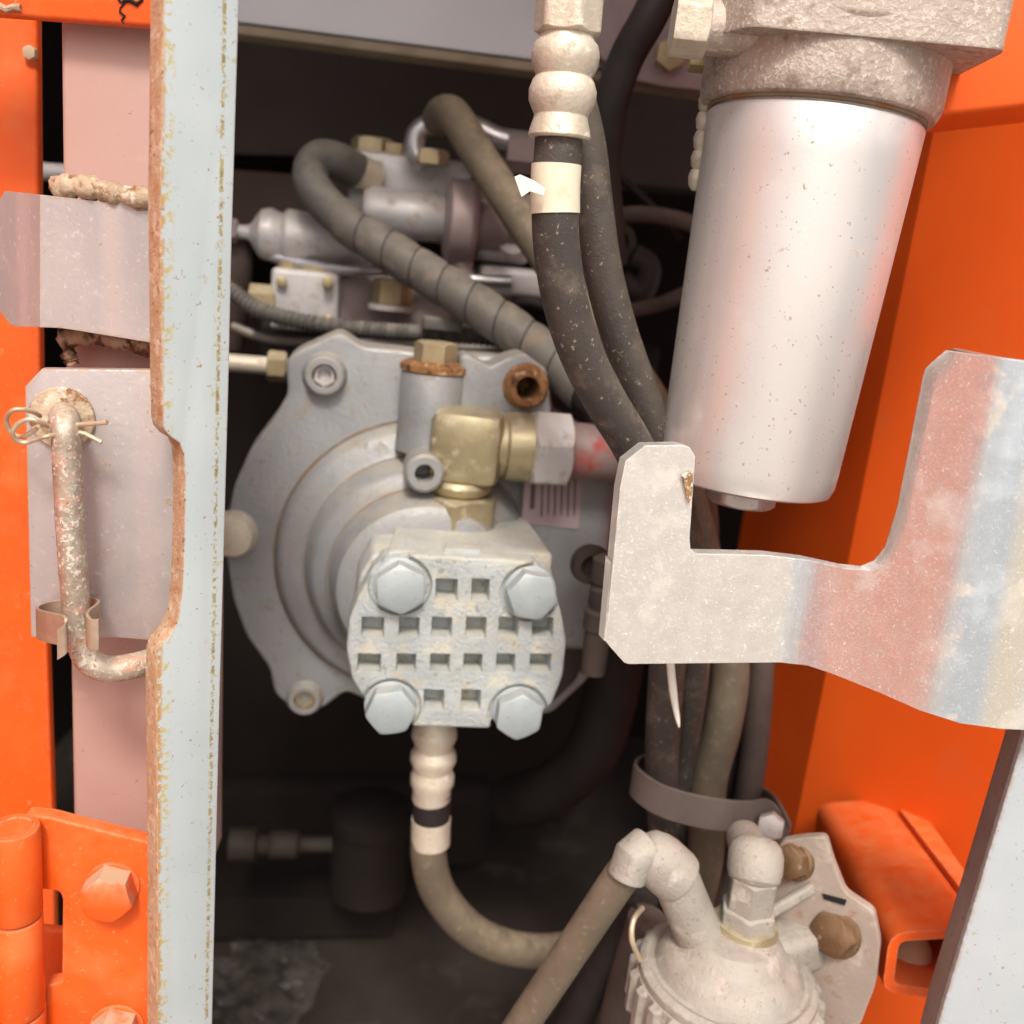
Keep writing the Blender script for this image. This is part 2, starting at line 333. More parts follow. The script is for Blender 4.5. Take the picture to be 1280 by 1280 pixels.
def sheet(us, top, bot, pos, rows, back):         # a plate whose front is a grid of columns; back: vector to the rear face
    bm = bmesh.new(); g = []
    for u in us:
        a, b = top(u), bot(u); g.append([pos(u, a+(b-a)*j/rows) for j in range(rows+1)])
    A = [[bm.verts.new(p) for p in c] for c in g]; B = [[bm.verts.new(p+back) for p in c] for c in g]
    for G, fl in ((A, 0), (B, 1)):
        for i in range(len(g)-1):
            for j in range(rows):
                q = (G[i][j], G[i+1][j], G[i+1][j+1], G[i][j+1]); bm.faces.new(q if fl else q[::-1])
    m = len(g)-1
    for i in range(m):
        bm.faces.new((A[i][0], A[i+1][0], B[i+1][0], B[i][0])); bm.faces.new((A[i+1][rows], A[i][rows], B[i][rows], B[i+1][rows]))
    for j in range(rows):
        bm.faces.new((A[0][j+1], A[0][j], B[0][j], B[0][j+1])); bm.faces.new((A[m][j], A[m][j+1], B[m][j+1], B[m][j]))
    return bm
def lin(pts):
    def f(u):
        if u <= pts[0][0]: return pts[0][1]
        for (a, b), (c, d) in zip(pts, pts[1:]):
            if u <= c: return b + (d-b)*(u-a)/max(c-a, 1e-9)
        return pts[-1][1]
    return f
def cut(o, bmc):                                  # cut a solid out of a finished mesh object
    me = bpy.data.meshes.new('cut'); bmesh.ops.recalc_face_normals(bmc, faces=bmc.faces)
    bmesh.ops.translate(bmc, verts=bmc.verts, vec=-WL[o.name]); bmc.to_mesh(me); bmc.free()
    c = bpy.data.objects.new('cut', me); COL.objects.link(c)
    lo = o.location.copy(); pa = o.parent; o.parent = None; o.location = (0, 0, 0)
    md = o.modifiers.new('b', 'BOOLEAN'); md.object = c; md.operation = 'DIFFERENCE'; md.solver = 'EXACT'; md.use_self = True
    dg = bpy.context.evaluated_depsgraph_get(); nm = bpy.data.meshes.new_from_object(o.evaluated_get(dg))
    o.modifiers.clear(); old = o.data; o.data = nm; bpy.data.meshes.remove(old); nm.name = o.name
    bpy.data.objects.remove(c); bpy.data.meshes.remove(me)
    for p in nm.polygons: p.use_smooth = True
    nm.set_sharp_from_angle(angle=R(30)); o.parent = pa; o.location = lo
def strip(top, h, t):                             # a bent metal band: world path of its top edge, height down, thickness
    bm = bmesh.new(); n = len(top); A = []
    for i, p in enumerate(top):
        d = top[min(i+1, n-1)] - top[max(i-1, 0)]; s = Vector((d.y, -d.x, 0)).normalized()*t/2
        A.append([bm.verts.new(q) for q in (p-s, p+s, p+s-ZUP*h, p-s-ZUP*h)])
    for a, b in zip(A, A[1:]):
        for k in range(4): bm.faces.new((a[k], a[(k+1) % 4], b[(k+1) % 4], b[k]))
    bm.faces.new(A[0][::-1]); bm.faces.new(A[-1]); return bm

# ================================================================== ground and open door
obj('ground', prism([Vector((-40, -60, 0)), Vector((40, -60, 0)), Vector((40, 40, 0)), Vector((-40, 40, 0))], ZUP, .1), 'sand', kind='structure')
kzm = P(-20, 1200, .45).z
t = thing('engine_door', 'orange engine bay door swung open on its hinge', 'door')
da, db = Vector((-.335, .46, 0)), Vector((-.74, -.26, 0)); dd = (db-da).normalized(); dn_ = Vector((-dd.y, dd.x, 0))
if dn_.x < 0: dn_ = -dn_
obj('door_skin', prism([da + ZUP*.65, db + ZUP*.65, db + ZUP*1.82, da + ZUP*1.82], dn_, .02, bev=.003), 'orange', t)
obj('hinge_arm', box(Vector((-.275, .452, kzm)), Vector((1, 0, 0)), Vector((0, 1, 0)), ZUP, .13, .006, .05, .002), 'orange', t)
obj('door_rib', box((da+db)/2 + ZUP*1.32 + dn_*.008, dd, dn_, ZUP, .68, .018, .06, .003), 'orange', t)
# ================================================================== the compartment
def quadslab(name, pts, n, th, m, kind='structure', parent=None, label=None):
    return obj(name, prism(pts, n, th), m, parent, kind=kind, label=label)
zf = P(375, 1112, .98).z                          # engine-bay floor
X0, X1, YB = -.62, .75, 1.45
quadslab('floor', [Vector((X0, .50, zf)), Vector((X1, .50, zf)), Vector((X1, YB, zf)), Vector((X0, YB, zf))], ZUP, .02, 'floor_dirt', label='dark dirty steel floor of the engine bay')
random.seed(11); cs_ = ray_z(330, 1225, zf+.001); FLOOR = bpy.data.objects['floor']
obj('stain', prism([cs_ + Vector((math.cos(i*.18)*.062, math.sin(i*.18)*.085, 0))*random.uniform(.72, 1.12) for i in range(35)], ZUP, .002), 'floor_stain', FLOOR)
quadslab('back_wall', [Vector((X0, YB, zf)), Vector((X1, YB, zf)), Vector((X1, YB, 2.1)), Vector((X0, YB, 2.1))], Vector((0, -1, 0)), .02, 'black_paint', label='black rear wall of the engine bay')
quadslab('ceiling', [Vector((X0, .48, 1.82)), Vector((X1, .48, 1.82)), Vector((X1, YB, 1.82)), Vector((X0, YB, 1.82))], -ZUP, .02, 'panel_grey', label='grey underside of the hood over the engine')
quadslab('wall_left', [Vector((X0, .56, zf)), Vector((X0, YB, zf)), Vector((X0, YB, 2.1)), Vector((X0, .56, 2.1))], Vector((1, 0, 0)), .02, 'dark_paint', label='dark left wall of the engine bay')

# light hood panel with its lip, and the dark beam under it
pl = Plane(480, 40, .80, 3)
t = thing('hood_panel', 'pale grey flat hood panel with a tan folded lower lip above the engine', 'panel')
hp = obj('panel', plate(pl, [(240, -160), (900, -120), (900, 104), (680, 76), (296, 27), (240, 20)], .012), 'panel_grey', t)
obj('folded_lip', plate(pl, [(240, 23), (296, 30), (680, 79), (900, 107), (900, 120), (680, 91), (296, 42), (240, 35)], .03, off=.006), 'lip_tan', t)
pl = Plane(480, 130, 1.05, 3)
t = thing('cross_beam', 'dark brown beam running behind the engine under the hood panel', 'beam')
obj('beam', plate(pl, [(180, 20), (900, 110), (900, 240), (430, 196), (180, 190)], .08), 'beam_paint', t)
obj('lower_flange', plate(pl, [(180, 205), (295, 212), (470, 226), (470, 300), (180, 290)], .03, off=.02), 'lower_beam', t)
pl = Plane(820, 50, .78, 4)
t = thing('bulkhead_bracket', 'dusty grey bracket with a brass bolt behind the black hose', 'bracket')
obj('plate', plate(pl, [(740, -60), (930, -60), (930, 118), (830, 108), (775, 96), (740, 60)], .02, r=6), 'engine_pink', t)
obj('bolt', hexa(pl.pt(836, 70, 0), pl.n, px(pl.o, 34), px(pl.o, 16)), 'brass_dull', t)

# ================================================================== left side: orange pillar, rail, tube, plates
pl = Plane(20, 500, .53, 0)
t = thing('body_pillar', 'bright orange body pillar standing behind the grey latch plates', 'pillar')
obj('pillar', plate(pl, [(-160, -90), (43, -90), (45, 30), (50, 560), (66, 1060), (70, 1420), (-160, 1420)], .006, bev=.002), 'orange', t)
obj('bolt', hexa(pl.pt(40, 67, 0), pl.n, px(pl.o, 14), px(pl.o, 8)), 'hinge_dust', t)
pl = Plane(100, 10, .47, 4)
t = thing('frame_rail', 'orange frame rail with a cracked black seam above the grey tube', 'rail')
obj('rail', plate(pl, [(-120, -120), (240, -120), (240, 36), (190, 33), (0, 19), (-120, 12)], .006, bev=.002), 'orange', t)
bmw = bmesh.new(); random.seed(3)
wp = [pl.pt(152+random.uniform(-4, 4), y, .0005) for y in range(-30, 31, 5)]
obj('seam_crack', sweep(wp, [px(pl.o, random.uniform(.8, 2.0)) for _ in wp], 8), 'void', t)
wp = [pl.pt(152+9*i+random.uniform(-2, 2), 2-5*(i % 2)+random.uniform(-4, 4), .0005) for i in range(4)]
obj('seam_crack', sweep(wp, [px(pl.o, random.uniform(1, 3)) for _ in wp], 8), 'void', t)
wp = [pl.pt(-10+9*i, 9+random.uniform(-3, 3), .001) for i in range(5)]
obj('weld_bead', sweep(wp, [px(pl.o, random.uniform(3, 6)) for _ in wp], 8), 'weld', t)

pl = Plane(130, 600, .485, 6)
t = thing('latch_tube', 'grey square tube with two plates welded to its face', 'tube')
obj('tube', plate(pl, [(74, -40), (250, -40), (250, 1120), (93, 1120), (88, 850), (80, 420), (76, 120)], .06, bev=.003), 'grey_orange_bounce', t)
plu = Plane(110, 330, .455, 4)
def up_pos(u, y):
    k = max(0, 52-u); return plu.pt(u, y, -.0012*k*k/28 if k < 28 else -.0336-(k-28)*.0006)
up_pos = lambda u, y: plu.pt(u, y, -.00045*max(0, 50-u))
us = [-2, 2, 6, 12, 20, 30, 40, 46, 50, 54, 60, 75, 100, 140, 187, 240]
o = obj('upper_plate', sheet(us, lin([(-2, 252), (6, 239), (12, 239), (75, 246), (187, 259), (240, 265)]), lin([(-2, 386), (14, 408), (78, 410), (187, 428), (240, 436)]), up_pos, 6, -plu.n*.028), 'plate_zinc', t, label='bent pinkish grey upper plate with a rusty bend line')
def bead(pts, r0_, r1_, m, par, seed, n=26):
    random.seed(seed); w_ = [Vector(p) for p in smooth_path([P(*p) for p in pts], n//(len(pts)-1))]
    rr = [px(p, random.uniform(r0_, r1_)) for p in w_]; bmq = sweep(w_, rr, 12)
    for v in bmq.verts: v.co += Vector([random.uniform(-1, 1) for _ in range(3)])*px(v.co, 1.6)
    return obj('weld_bead', bmq, m, par, ang=80)
bead([(72, 236, .462), (95, 233, .458), (130, 238, .457), (165, 246, .457), (215, 252, .457)], 11, 16, 'weld', t, 5)
bead([(76, 424, .468), (120, 420, .468), (165, 430, .468), (215, 440, .468)], 9, 14, 'weld_rust', t, 8)
bead([(84, 400, .472), (84, 430, .472), (90, 455, .472)], 6, 10, 'weld_rust', t, 9)
pll = Plane(120, 630, .445, 9)
o = obj('lower_plate', plate(pll, [(31, 483), (52, 461), (240, 463), (250, 806), (150, 798), (38, 797)], .006, bev=.0008), 'plate_zinc', t, label='pinkish grey lower plate holding the bent rod')
# pipe seen in the dark gap behind
obj('coolant_pipe', hose([(-40, 205, .75), (30, 212, .75), (75, 216, .75), (140, 220, .75)], 11), 'engine_silver', label='short grey pipe seen in the gap beside the orange pillar', cat='pipe')

# bent rod with washer
t = thing('latch_rod', 'dull bent steel rod hanging from the washer on the lower plate', 'rod')
obj('washer', lathe(pll.pt(79, 522, .0), pll.n, [(px(pll.o, a), b) for a, b in ((20, -.001), (36, -.001), (38, .0006), (38, .0022), (36.5, .003), (20, .003))], 40), 'weld', t)
yr = .424
rp = [(80, 520, .452), (80, 520, .438), (80, 524, .429), (82, 540, yr), (85, 600, yr), (90, 690, yr), (96, 770, yr), (101, 803, yr), (112, 826, yr), (134, 836, yr+.001), (165, 833, yr+.005), (200, 824, yr+.014), (230, 818, yr+.03)]
w_ = path(rp, 8); random.seed(2)
bmq = sweep(w_, px(P(85, 600, yr), 17.5), 24)
obj('rod', bmq, 'rod_zinc', t)
# hairpin
yh = .412
t = thing('hairpin_clip', 'thin wire hairpin with curled loop pushed through the bent rod', 'clip')
wire = [(134, 528, yh+.008), (112, 530, yh+.01), (92, 531, .424), (64, 533, yh+.010), (50, 528, yh+.002), (38, 524, yh), (24, 529, yh), (16, 540, yh), (20, 550, yh+.002), (32, 553, yh+.004), (46, 549, yh+.004), (60, 545, yh+.004), (84, 541, .424), (102, 541, .424), (114, 546, yh+.012), (127, 553, yh+.012)]
obj('wire', hose(wire, 3.0, 8, 10), 'wire', t)
obj('wire_loop', hose([(46, 536, yh+.004), (28, 546, yh+.006), (14, 540, yh+.008), (8, 524, yh+.006), (16, 513, yh+.004), (30, 512, yh+.006), (44, 516, yh+.012), (50, 520, yh+.02)], 3.0, 8, 10), 'wire', t)
# spring clip
t = thing('spring_clip', 'folded sheet steel clip gripping the lower end of the bent rod', 'clip')
cp = [(72, 786, .402), (80, 780, .402), (82, 772, .404), (74, 768, .407), (60, 765, .412), (47, 761, .420), (50, 756, .430), (66, 751, .437), (92, 747, .440), (112, 747, .438), (122, 749, .432), (122, 754, .424), (112, 762, .412), (109, 768, .406), (114, 774, .404), (124, 774, .404)]
obj('band', strip(path(cp, 4), px(P(90, 760, .42), 40), .0014), 'clip_steel', t, ang=60)

# front post
pp = Plane(240, 600, .42, PY)
t = thing('front_post', 'pale blue grey steel post with rusty edges and a cut-out notch', 'post')
poly = [(205, -60), (299, -60), (299, 0), (290, 300), (286, 480), (275, 870), (264, 1340), (196, 1340), (197, 1100), (195, 860), (196, 820), (201, 806), (214, 793), (222, 776), (227, 740), (229, 690), (231, 600), (229, 566), (224, 553), (214, 547), (206, 538), (203, 528), (202, 480), (200, 240)]
bmq = prism([pp.pt(x, y) for x, y in poly], pp.n, .013, bev=.0005)
cen = Vector([(min(v.co[i] for v in bmq.verts)+max(v.co[i] for v in bmq.verts))/2 for i in range(3)])
def across(x0, y0, x1, y1):                       # a wear line on the post face: direction across it and its place
    a, b = pp.pt(x0, y0), pp.pt(x1, y1); d = pp.n.cross((b-a).normalized()); d = d if d.x > 0 else -d
    return tuple(d), (a-cen).dot(d)
b1, b2, b3 = across(281, 0, 258, 1280), across(207, 0, 201, 1280), across(200, 0, 196, 1280)
mat('post_paint', (.44, .49, .495), (.39, .445, .455), 14, .40, spots=[(RUST, 330, .665, .03, .8), ((.36, .30, .14), 110, .66, .05, .6), ((.20, .17, .13), 420, .69, .03, .7)], bump=.10, bscale=420, streak=((.39, .42, .40), 60, .5),
    bands=[(*b1, .0012, (.22, .17, .05), 190, .50), (*b1, .0012, (.33, .26, .10), 480, .50), (*b1, .0034, (.36, .30, .15), 420, .60), (*b2, .0050, (.42, .34, .14), 240, .52), (*b3, .0028, (.40, .22, .08), 200, .42)], edge=((.36, .19, .07), .0014, .8))
o = obj('face', bmq, 'post_paint', t)
for p_ in o.data.polygons:                        # sawn edges show bare rusty steel
    if p_.normal.dot(pp.x) < -.25 or (abs(p_.normal.dot(pp.n)) < .2 and p_.normal.dot(pp.x) < .3): p_.material_index = 1
o.data.materials.append(MATS['cut_edge'])
q = [(299, -60), (290, 300), (275, 870), (264, 1340)]
A = [pp.pt(x-1, y, -.001) for x, y in q]
bmq = bmesh.new(); ex = Vector((pp.x)) ; bk = -pp.n
fr = A + [a - pp.x*.005 for a in reversed(A)]
obj('return_flange', prism(fr, pp.n, .045), 'post_paint', t)

# hinge
ph = Plane(90, 1150, .425, 8)
t = thing('door_hinge', 'orange door hinge with round knuckles and two bolts', 'hinge')
lf = obj('leaf', plate(ph, [(30, 1019), (62, 1022), (192, 1055), (200, 1340), (57, 1340), (57, 1232), (77, 1228), (78, 1122), (73, 1114), (50, 1112)], .008, r=[6, 6, 0, 0, 0, 3, 3, 6, 6, 0], bev=.0012), 'orange', t)
kx = P(21, 1150, .412); kr = px(kx, 30)
def kz(y): return P(21, y, .412).z
for i, (a, b) in enumerate(((1034, 1143), (1146, 1262), (1265, 1345))):
    za, zb = kz(a), kz(b); o_ = Vector((kx.x, kx.y, zb))
    h = za-zb; kn = obj('knuckle', lathe(o_, ZUP, [(kr*.94, 0), (kr, .0012), (kr, h-.0012), (kr*.95, h), (kr*.72, h), (kr*.70, h-.0008)], 40), 'orange', t)
for bx_, by_ in ((141, 1106), (147, 1283)):
    c = ph.pt(bx_, by_); b = obj('bolt', hexa(c, ph.n, px(c, 56), px(c, 34), spin=.25), 'orange_dusty', t)
    obj('washer', lathe(c, ph.n, [(px(c, 33), 0), (px(c, 33), .0012), (px(c, 30), .0018)], 30), 'orange', t)

# ================================================================== engine group at the back
ev = Plane(480, 250, .82, 10); EX, EZ, EN = ev.x, ZUP, ev.n
def ebox(x0, y0, x1, y1, Y, dp, bev=.003):        # a box whose front shows at these pixels
    p = Plane((x0+x1)/2, (y0+y1)/2, Y, 10)
    sx = (p.pt(x1, (y0+y1)/2) - p.pt(x0, (y0+y1)/2)).length; sz = (p.pt((x0+x1)/2, y0) - p.pt((x0+x1)/2, y1)).length
    return box(p.o - p.n*dp/2, p.x, -p.n, ZUP, sx, dp, sz, bev)
# dark engine mass
t = thing('engine_block', 'dark engine block deep in the bay behind the housing', 'engine')
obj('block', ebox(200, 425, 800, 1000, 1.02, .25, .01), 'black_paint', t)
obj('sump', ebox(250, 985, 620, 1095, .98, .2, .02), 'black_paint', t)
c = P(465, 1045, .86)
obj('oil_filter', lathe(c - ZUP*.06, ZUP, [(.036, -.005), (.040, 0), (.040, .075), (.044, .078), (.044, .09), (.036, .095)], 36), 'black_paint', t)
c = P(300, 1055, .84)
obj('drain_fitting', lathe(c, EX, [(.016, -.01), (.016, .015), (.010, .018), (.010, .028), (.014, .030), (.014, .055), (.008, .06), (.008, .16)], 20), 'dim_fitting', t)
obj('mount_rail', ebox(200, 1109, 482, 1114, .93, .004, .0005), 'mount_rust', t)
obj('lower_mount', box(P(330, 1060, 1.0), EX, -EN, EZ, .30, .25, .05), 'black_paint', t)

# control valve on top
t = thing('control_valve', 'grey hydraulic valve block with hex plugs and side spool', 'valve')
vb = obj('valve_block', ebox(436, 194, 588, 292, .82, .07, .004), 'engine_silver', t)
for cx_, cy_, af, hh in ((466, 193, 48, 22), (494, 194, 34, 16)):
    c = P(cx_, cy_, .845); obj('hex_plug', hexa(c - ZUP*.002, ZUP, px(c, af), px(c, hh)), 'brass_dull', t)
c = P(450, 262, .80)
obj('spool_housing', lathe(c, EX, [(px(c, r_), px(c, h_)) for r_, h_ in ((10, 0), (24, 4), (30, 14), (30, 110), (26, 116), (26, 170))], 32), 'engine_silver', t)
c = P(556, 276, .79)
obj('flange_disc', lathe(c, EX, [(px(c, r_), px(c, h_)) for r_, h_ in ((40, 0), (52, 5), (52, 30), (46, 38), (30, 38), (30, 76), (20, 80), (20, 120))], 36), 'engine_pink', t)
obj('drain_port', hose([(575, 300, .79), (576, 330, .79), (577, 352, .79)], 16), 'engine_pink', t)
c = P(545, 205, .80)
obj('elbow_pipe', hose([(533, 205, .80), (519, 190, .80), (522, 166, .80), (546, 154, .80), (590, 158, .80), (622, 172, .80), (655, 180, .80)], 13), 'pipe_metal', t)
obj('elbow_nut', hexa(P(538, 206, .80), ZUP, px(c, 40), px(c, 18)), 'brass_dull', t)
obj('rear_coupling', hexa(P(632, 188, .80), EX, px(c, 44), px(c, 36)), 'engine_pink', t)
# left fitting on the valve level
t = thing('pipe_coupling', 'round pale coupling with a narrow stem beside the front post', 'coupling')
c = P(285, 288, .80); s = px(c, 1)
obj('body', lathe(c, EX, [(r_*s, h_*s) for r_, h_ in ((8, 0), (9, 24), (12, 28), (22, 34), (30, 40), (33, 52), (30, 60), (28, 66), (34, 72), (34, 84), (30, 110), (34, 140), (36, 200))], 32), 'engine_silver', t)
obj('end_cap', hexa(c - EX*s*10, EX, s*26, s*22), 'engine_pink', t)
obj('tail_body', ebox(410, 275, 520, 345, .83, .06, .008), 'engine_pink', t)
obj('hanging_hose', hose([(292, 295, .82), (296, 330, .82), (292, 380, .83), (286, 430, .84)], 20), 'rubber_brown', t)
# lower manifold
t = thing('lower_manifold', 'dusty grey manifold with yellow plugs under the wrapped hose', 'manifold')
obj('block', ebox(338, 338, 424, 415, .78, .06, .004), 'engine_silver', t)
obj('long_block', ebox(418, 350, 640, 425, .81, .06, .006), 'engine_pink', t)
for cx_, cy_, af, hh, Y in ((362, 338, 28, 12, .80), (398, 339, 46, 8, .80), (490, 384, 44, 36, .785), (600, 375, 36, 14, .80)):
    c = P(cx_, cy_, Y); obj('hex_plug', hexa(c - ZUP*.001, ZUP, px(c, af), px(c, hh)), 'brass_dull', t)
c = P(490, 386, .775); obj('plug_washer', lathe(c, ZUP, [(px(c, 30), -.001), (px(c, 30), .003)], 28), 'engine_silver', t)
c = P(312, 375, .78); obj('side_nut', hexa(c, EX, px(c, 36), px(c, 32)), 'brass_dull', t)
obj('mount_foot', ebox(330, 410, 700, 470, .84, .08, .004), 'dark_paint', t)
obj('wiring_conduit', ribbed([(255, 340, .76), (292, 366, .755), (325, 388, .75), (390, 404, .745), (470, 413, .74), (560, 418, .74), (640, 425, .74), (720, 432, .75)], 10, .14, .0042), 'rubber_grey', label='thin corrugated conduit drooping across the manifold', cat='conduit')
o = obj('wire_connector', box(P(553, 405, .728), EX, -EN, EZ, .030, .014, .010, .002), 'rubber_grey', label='small grey wire connector lying on the corrugated conduit', cat='connector')
for cx_, cy_, Y, af in ((352, 352, .775, 13), (410, 352, .775, 13), (352, 400, .775, 13), (410, 400, .775, 13)):
    p_ = Plane(cx_, cy_, Y, 10); obj('block_bolt', hexa(p_.o - p_.n*.006, p_.n, px(p_.o, af), .010), 'brass_dull', t)
t = thing('pilot_manifold', 'small pale casting with two ports at the end of the valve spool', 'manifold')
obj('casting', ebox(596, 238, 668, 330, .80, .06, .008), 'engine_silver', t)
for cx_, cy_ in ((615, 262), (640, 300)):
    p_ = Plane(cx_, cy_, .795, 10); obj('port', lathe(p_.o - p_.n*.004, p_.n, [(.013, 0), (.013, .010), (.011, .012), (.006, .012), (.006, .004), (.0001, .004)], 24, cap=False), 'engine_silver', t)
obj('top_plug', hexa(P(620, 240, .82), ZUP, .022, .010), 'brass_dull', t)
obj('lower_flange', ebox(600, 335, 690, 372, .79, .05, .006), 'engine_silver', t)
obj('pilot_pipe', hose([(330, 318, .80), (380, 330, .795), (440, 338, .785), (520, 336, .785), (580, 348, .785), (640, 352, .785)], 7), 'pipe_metal', label='thin bright pipe running along the manifold under the coupling', cat='pipe')
obj('brake_pipe', hose([(290, 408, .80), (340, 424, .80), (420, 428, .80), (520, 432, .79), (600, 434, .785), (680, 420, .785)], 6), 'engine_wire', label='thin dull pipe lying low behind the housing lug', cat='pipe')
obj('cable_loop', hose([(700, 395, .80), (660, 378, .79), (620, 390, .785), (600, 412, .785), (640, 428, .785), (690, 420, .79)], 6), 'rubber_black', label='small loop of black cable behind the wrapped hose', cat='cable')
# pipe stub
t = thing('pipe_stub', 'pale thin pipe with a hex nut beside the housing lug', 'pipe')
c = P(250, 450, .75); s = px(c, 1)
obj('pipe', lathe(c, EX, [(11*s, 0), (11*s, 110*s)], 20), 'ferrule', t)
obj('nut', hexa(c + EX*82*s, EX, 34*s, 24*s, two=True), 'brass_dull', t)
obj('end_fitting', lathe(c + EX*104*s, EX, [(10*s, 0), (10*s, 30*s)], 20), 'rust', t)

# ================================================================== housing and pump
PG = Plane(520, 690, .675, 10)
t = thing('gear_housing', 'round grey cast gear housing with bolt lugs and stepped rings', 'housing')
out = [(425, 414), (453, 433), (497, 437), (560, 445), (640, 445), (660, 446), (686, 470), (692, 512), (755, 550), (785, 640), (788, 740), (765, 800), (735, 850), (690, 892), (600, 900), (480, 885), (432, 864), (402, 887), (372, 892), (343, 868), (337, 836), (308, 796), (291, 750), (284, 705), (283, 655), (292, 608), (312, 562), (344, 520), (360, 492), (357, 452), (368, 440)]
hs = obj('casing', plate(PG, out, .035, r=9, bev=.003), 'cast_grey', t)
cc = PG.pt(524, 700); s = px(cc, 1)
obj('stepped_ring', lathe(cc, PG.n, [(r_*s, o_) for r_, o_ in ((178, -.004), (174, .004), (169, .010), (163, .013), (146, .015), (140, .017), (135, .024), (130, .033), (124, .037), (114, .040), (109, .045), (105, .058), (99, .066), (90, .069), (60, .070))], 72), 'cast_grey', t)
for r_, o_, w_ in ((177, .0010, .6), (140, .0172, .45), (110, .0440, .45)):
    obj('rusty_seam', lathe(cc, PG.n, [(r_*s-.0010*w_, o_-.001), (r_*s-.0006*w_, o_+.0007*w_), (r_*s+.0008*w_, o_+.0006*w_), (r_*s+.0012*w_, o_-.001)], 72, cap=False), 'seam', t)
b = hexa
def boss(x, y, r1, h, r2, m1, m2, off=0, pl=PG, bolt=True):
    c = pl.pt(x, y, off); s = px(c, 1)
    z = obj('bolt_boss', lathe(c, pl.n, [(r1*1.25*s, -.003), (r1*1.15*s, h*.2), (r1*s, h*.5), (r1*s, h-.001), (r1*.9*s, h), (r2*s, h), (r2*s*.96, h-.010), (.0001, h-.010)], 32, cap=False), m1, t)
    if bolt: obj('socket', lathe(c, pl.n, [(r2*s*.96, h-.012), (r2*s*.96, h-.004), (r2*.6*s, h-.004), (r2*.55*s, h-.008), (.0001, h-.008)], 6, cap=False), m2, z)
boss(406, 468, 24, .010, 15, 'cast_grey', 'engine_silver'); boss(381, 872, 20, .006, 13, 'cast_grey', 'brass_dull')
c = PG.pt(292, 666); s = px(c, 1)
obj('side_bolt', lathe(c, PG.n, [(30*s, 0), (30*s, .006), (24*s, .012), (10*s, .014)], 28), 'ferrule', t)
# dipstick-like vertical boss
c = PG.pt(536, 545, .018); s = px(c, 1); hh = 82*s
fb = obj('filler_boss', lathe(c - ZUP*.01, ZUP, [(41*s, 0), (40*s, hh*.5), (40*s, hh-.002+.01), (38*s, hh+.01)], 36), 'cast_grey', t)
obj('rusty_gasket', lathe(c + ZUP*hh, ZUP, [(38*s, -.001), (42*s, 0), (42*s, .004), (34*s, .0065), (26*s, .0065)], 36), 'rust', t)
obj('filler_bolt', hexa(c + ZUP*(hh+.005), ZUP, 46*s, 26*s), 'brass_dull', t)
# right arm and rusty tube lug
pa = Plane(630, 480, .655, 10)
arm = obj('side_arm', plate(pa, [(575, 446), (585, 442), (612, 458), (634, 447), (655, 440), (684, 462), (690, 520), (600, 545), (575, 545)], .03, r=6, bev=.003), 'cast_grey', t)
c = pa.pt(657, 483); s = px(c, 1)
obj('rusty_lug', lathe(c, pa.n, [(30*s, -.002), (28*s, .004), (24*s, .010), (22*s, .011), (15*s, .011), (14*s, -.026), (.0001, -.026)], 32, cap=False), 'rust', t)
cut(arm, lathe(c, pa.n, [(14.8*s, -.027), (14.8*s, .02)], 32))
# right flank
c = PG.pt(712, 745, .02); s = px(c, 1)
obj('motor_flank', box(PG.pt(700, 690, .012), PG.x, -PG.n, ZUP, 120*s, .03, 250*s, .012), 'cast_grey', t)
pf = [(690, 770), (742, 770), (738, 800), (722, 850), (690, 880), (670, 890)]
obj('lower_cover', plate(PG, pf, .03, off=.02, r=10, bev=.004), 'dark_paint', t)
stk = obj('sticker', plate(PG, [(657, 590), (731, 580), (723, 662), (652, 654)], .0009, off=.0280, bev=0), 'sticker', None, label='faded pink printed sticker on the housing beside the brass elbow', cat='sticker')
for i in range(7):
    x = 669+i*8.2; pz = [(x, 598+random.uniform(0, 4)), (x+2.0, 597), (x+.6, 646-random.uniform(0, 8)), (x-1.4, 646)]
    if i == 0: pz = [(664, 600), (670, 599), (668, 636), (662, 637)]
    obj('print_line', plate(PG, pz, .0003, off=.0283, bev=0), 'ink', stk)

# pump
PF = Plane(572, 800, .555, 10)
t = thing('gear_pump', 'pale cast aluminium pump with square pockets and four hex bolts', 'pump')
c0 = PF.pt(572, 800); s = px(c0, 1)
bodyp = [(448, 722), (466, 692), (560, 690), (676, 696), (690, 712), (702, 790), (690, 872), (652, 898), (500, 895), (456, 868), (438, 800)]
pb = obj('body', plate(PF, bodyp, .118, off=-.016, r=8, bev=.003), 'pump_alu', t)
facep = [(466, 712), (480, 698), (520, 694), (640, 700), (672, 704), (690, 730), (702, 766), (708, 803), (704, 844), (690, 880), (670, 902), (640, 907), (615, 900), (613, 911), (513, 908), (513, 897), (482, 902), (458, 878), (440, 850), (433, 812), (436, 775), (448, 745)]
pfc = obj('cover', plate(PF, facep, .020, r=6, bev=.0022), 'pump_alu', t)
pk = []
for y0, y1, xs in ((724, 752, ((545, 573), (590, 613))), (772, 798, ((452, 481), (499, 525), (540, 566), (583, 609), (624, 649), (666, 693))),
                   (818, 841, ((447, 477), (496, 521), (538, 563), (580, 604), (621, 645), (663, 690))), (863, 889, ((530, 556), (577, 602)))):
    for a, b2 in xs: pk.append([(a, y0), (b2, y0+1), (b2-1, y1+1), (a-1, y1)])
bmc = bmesh.new()
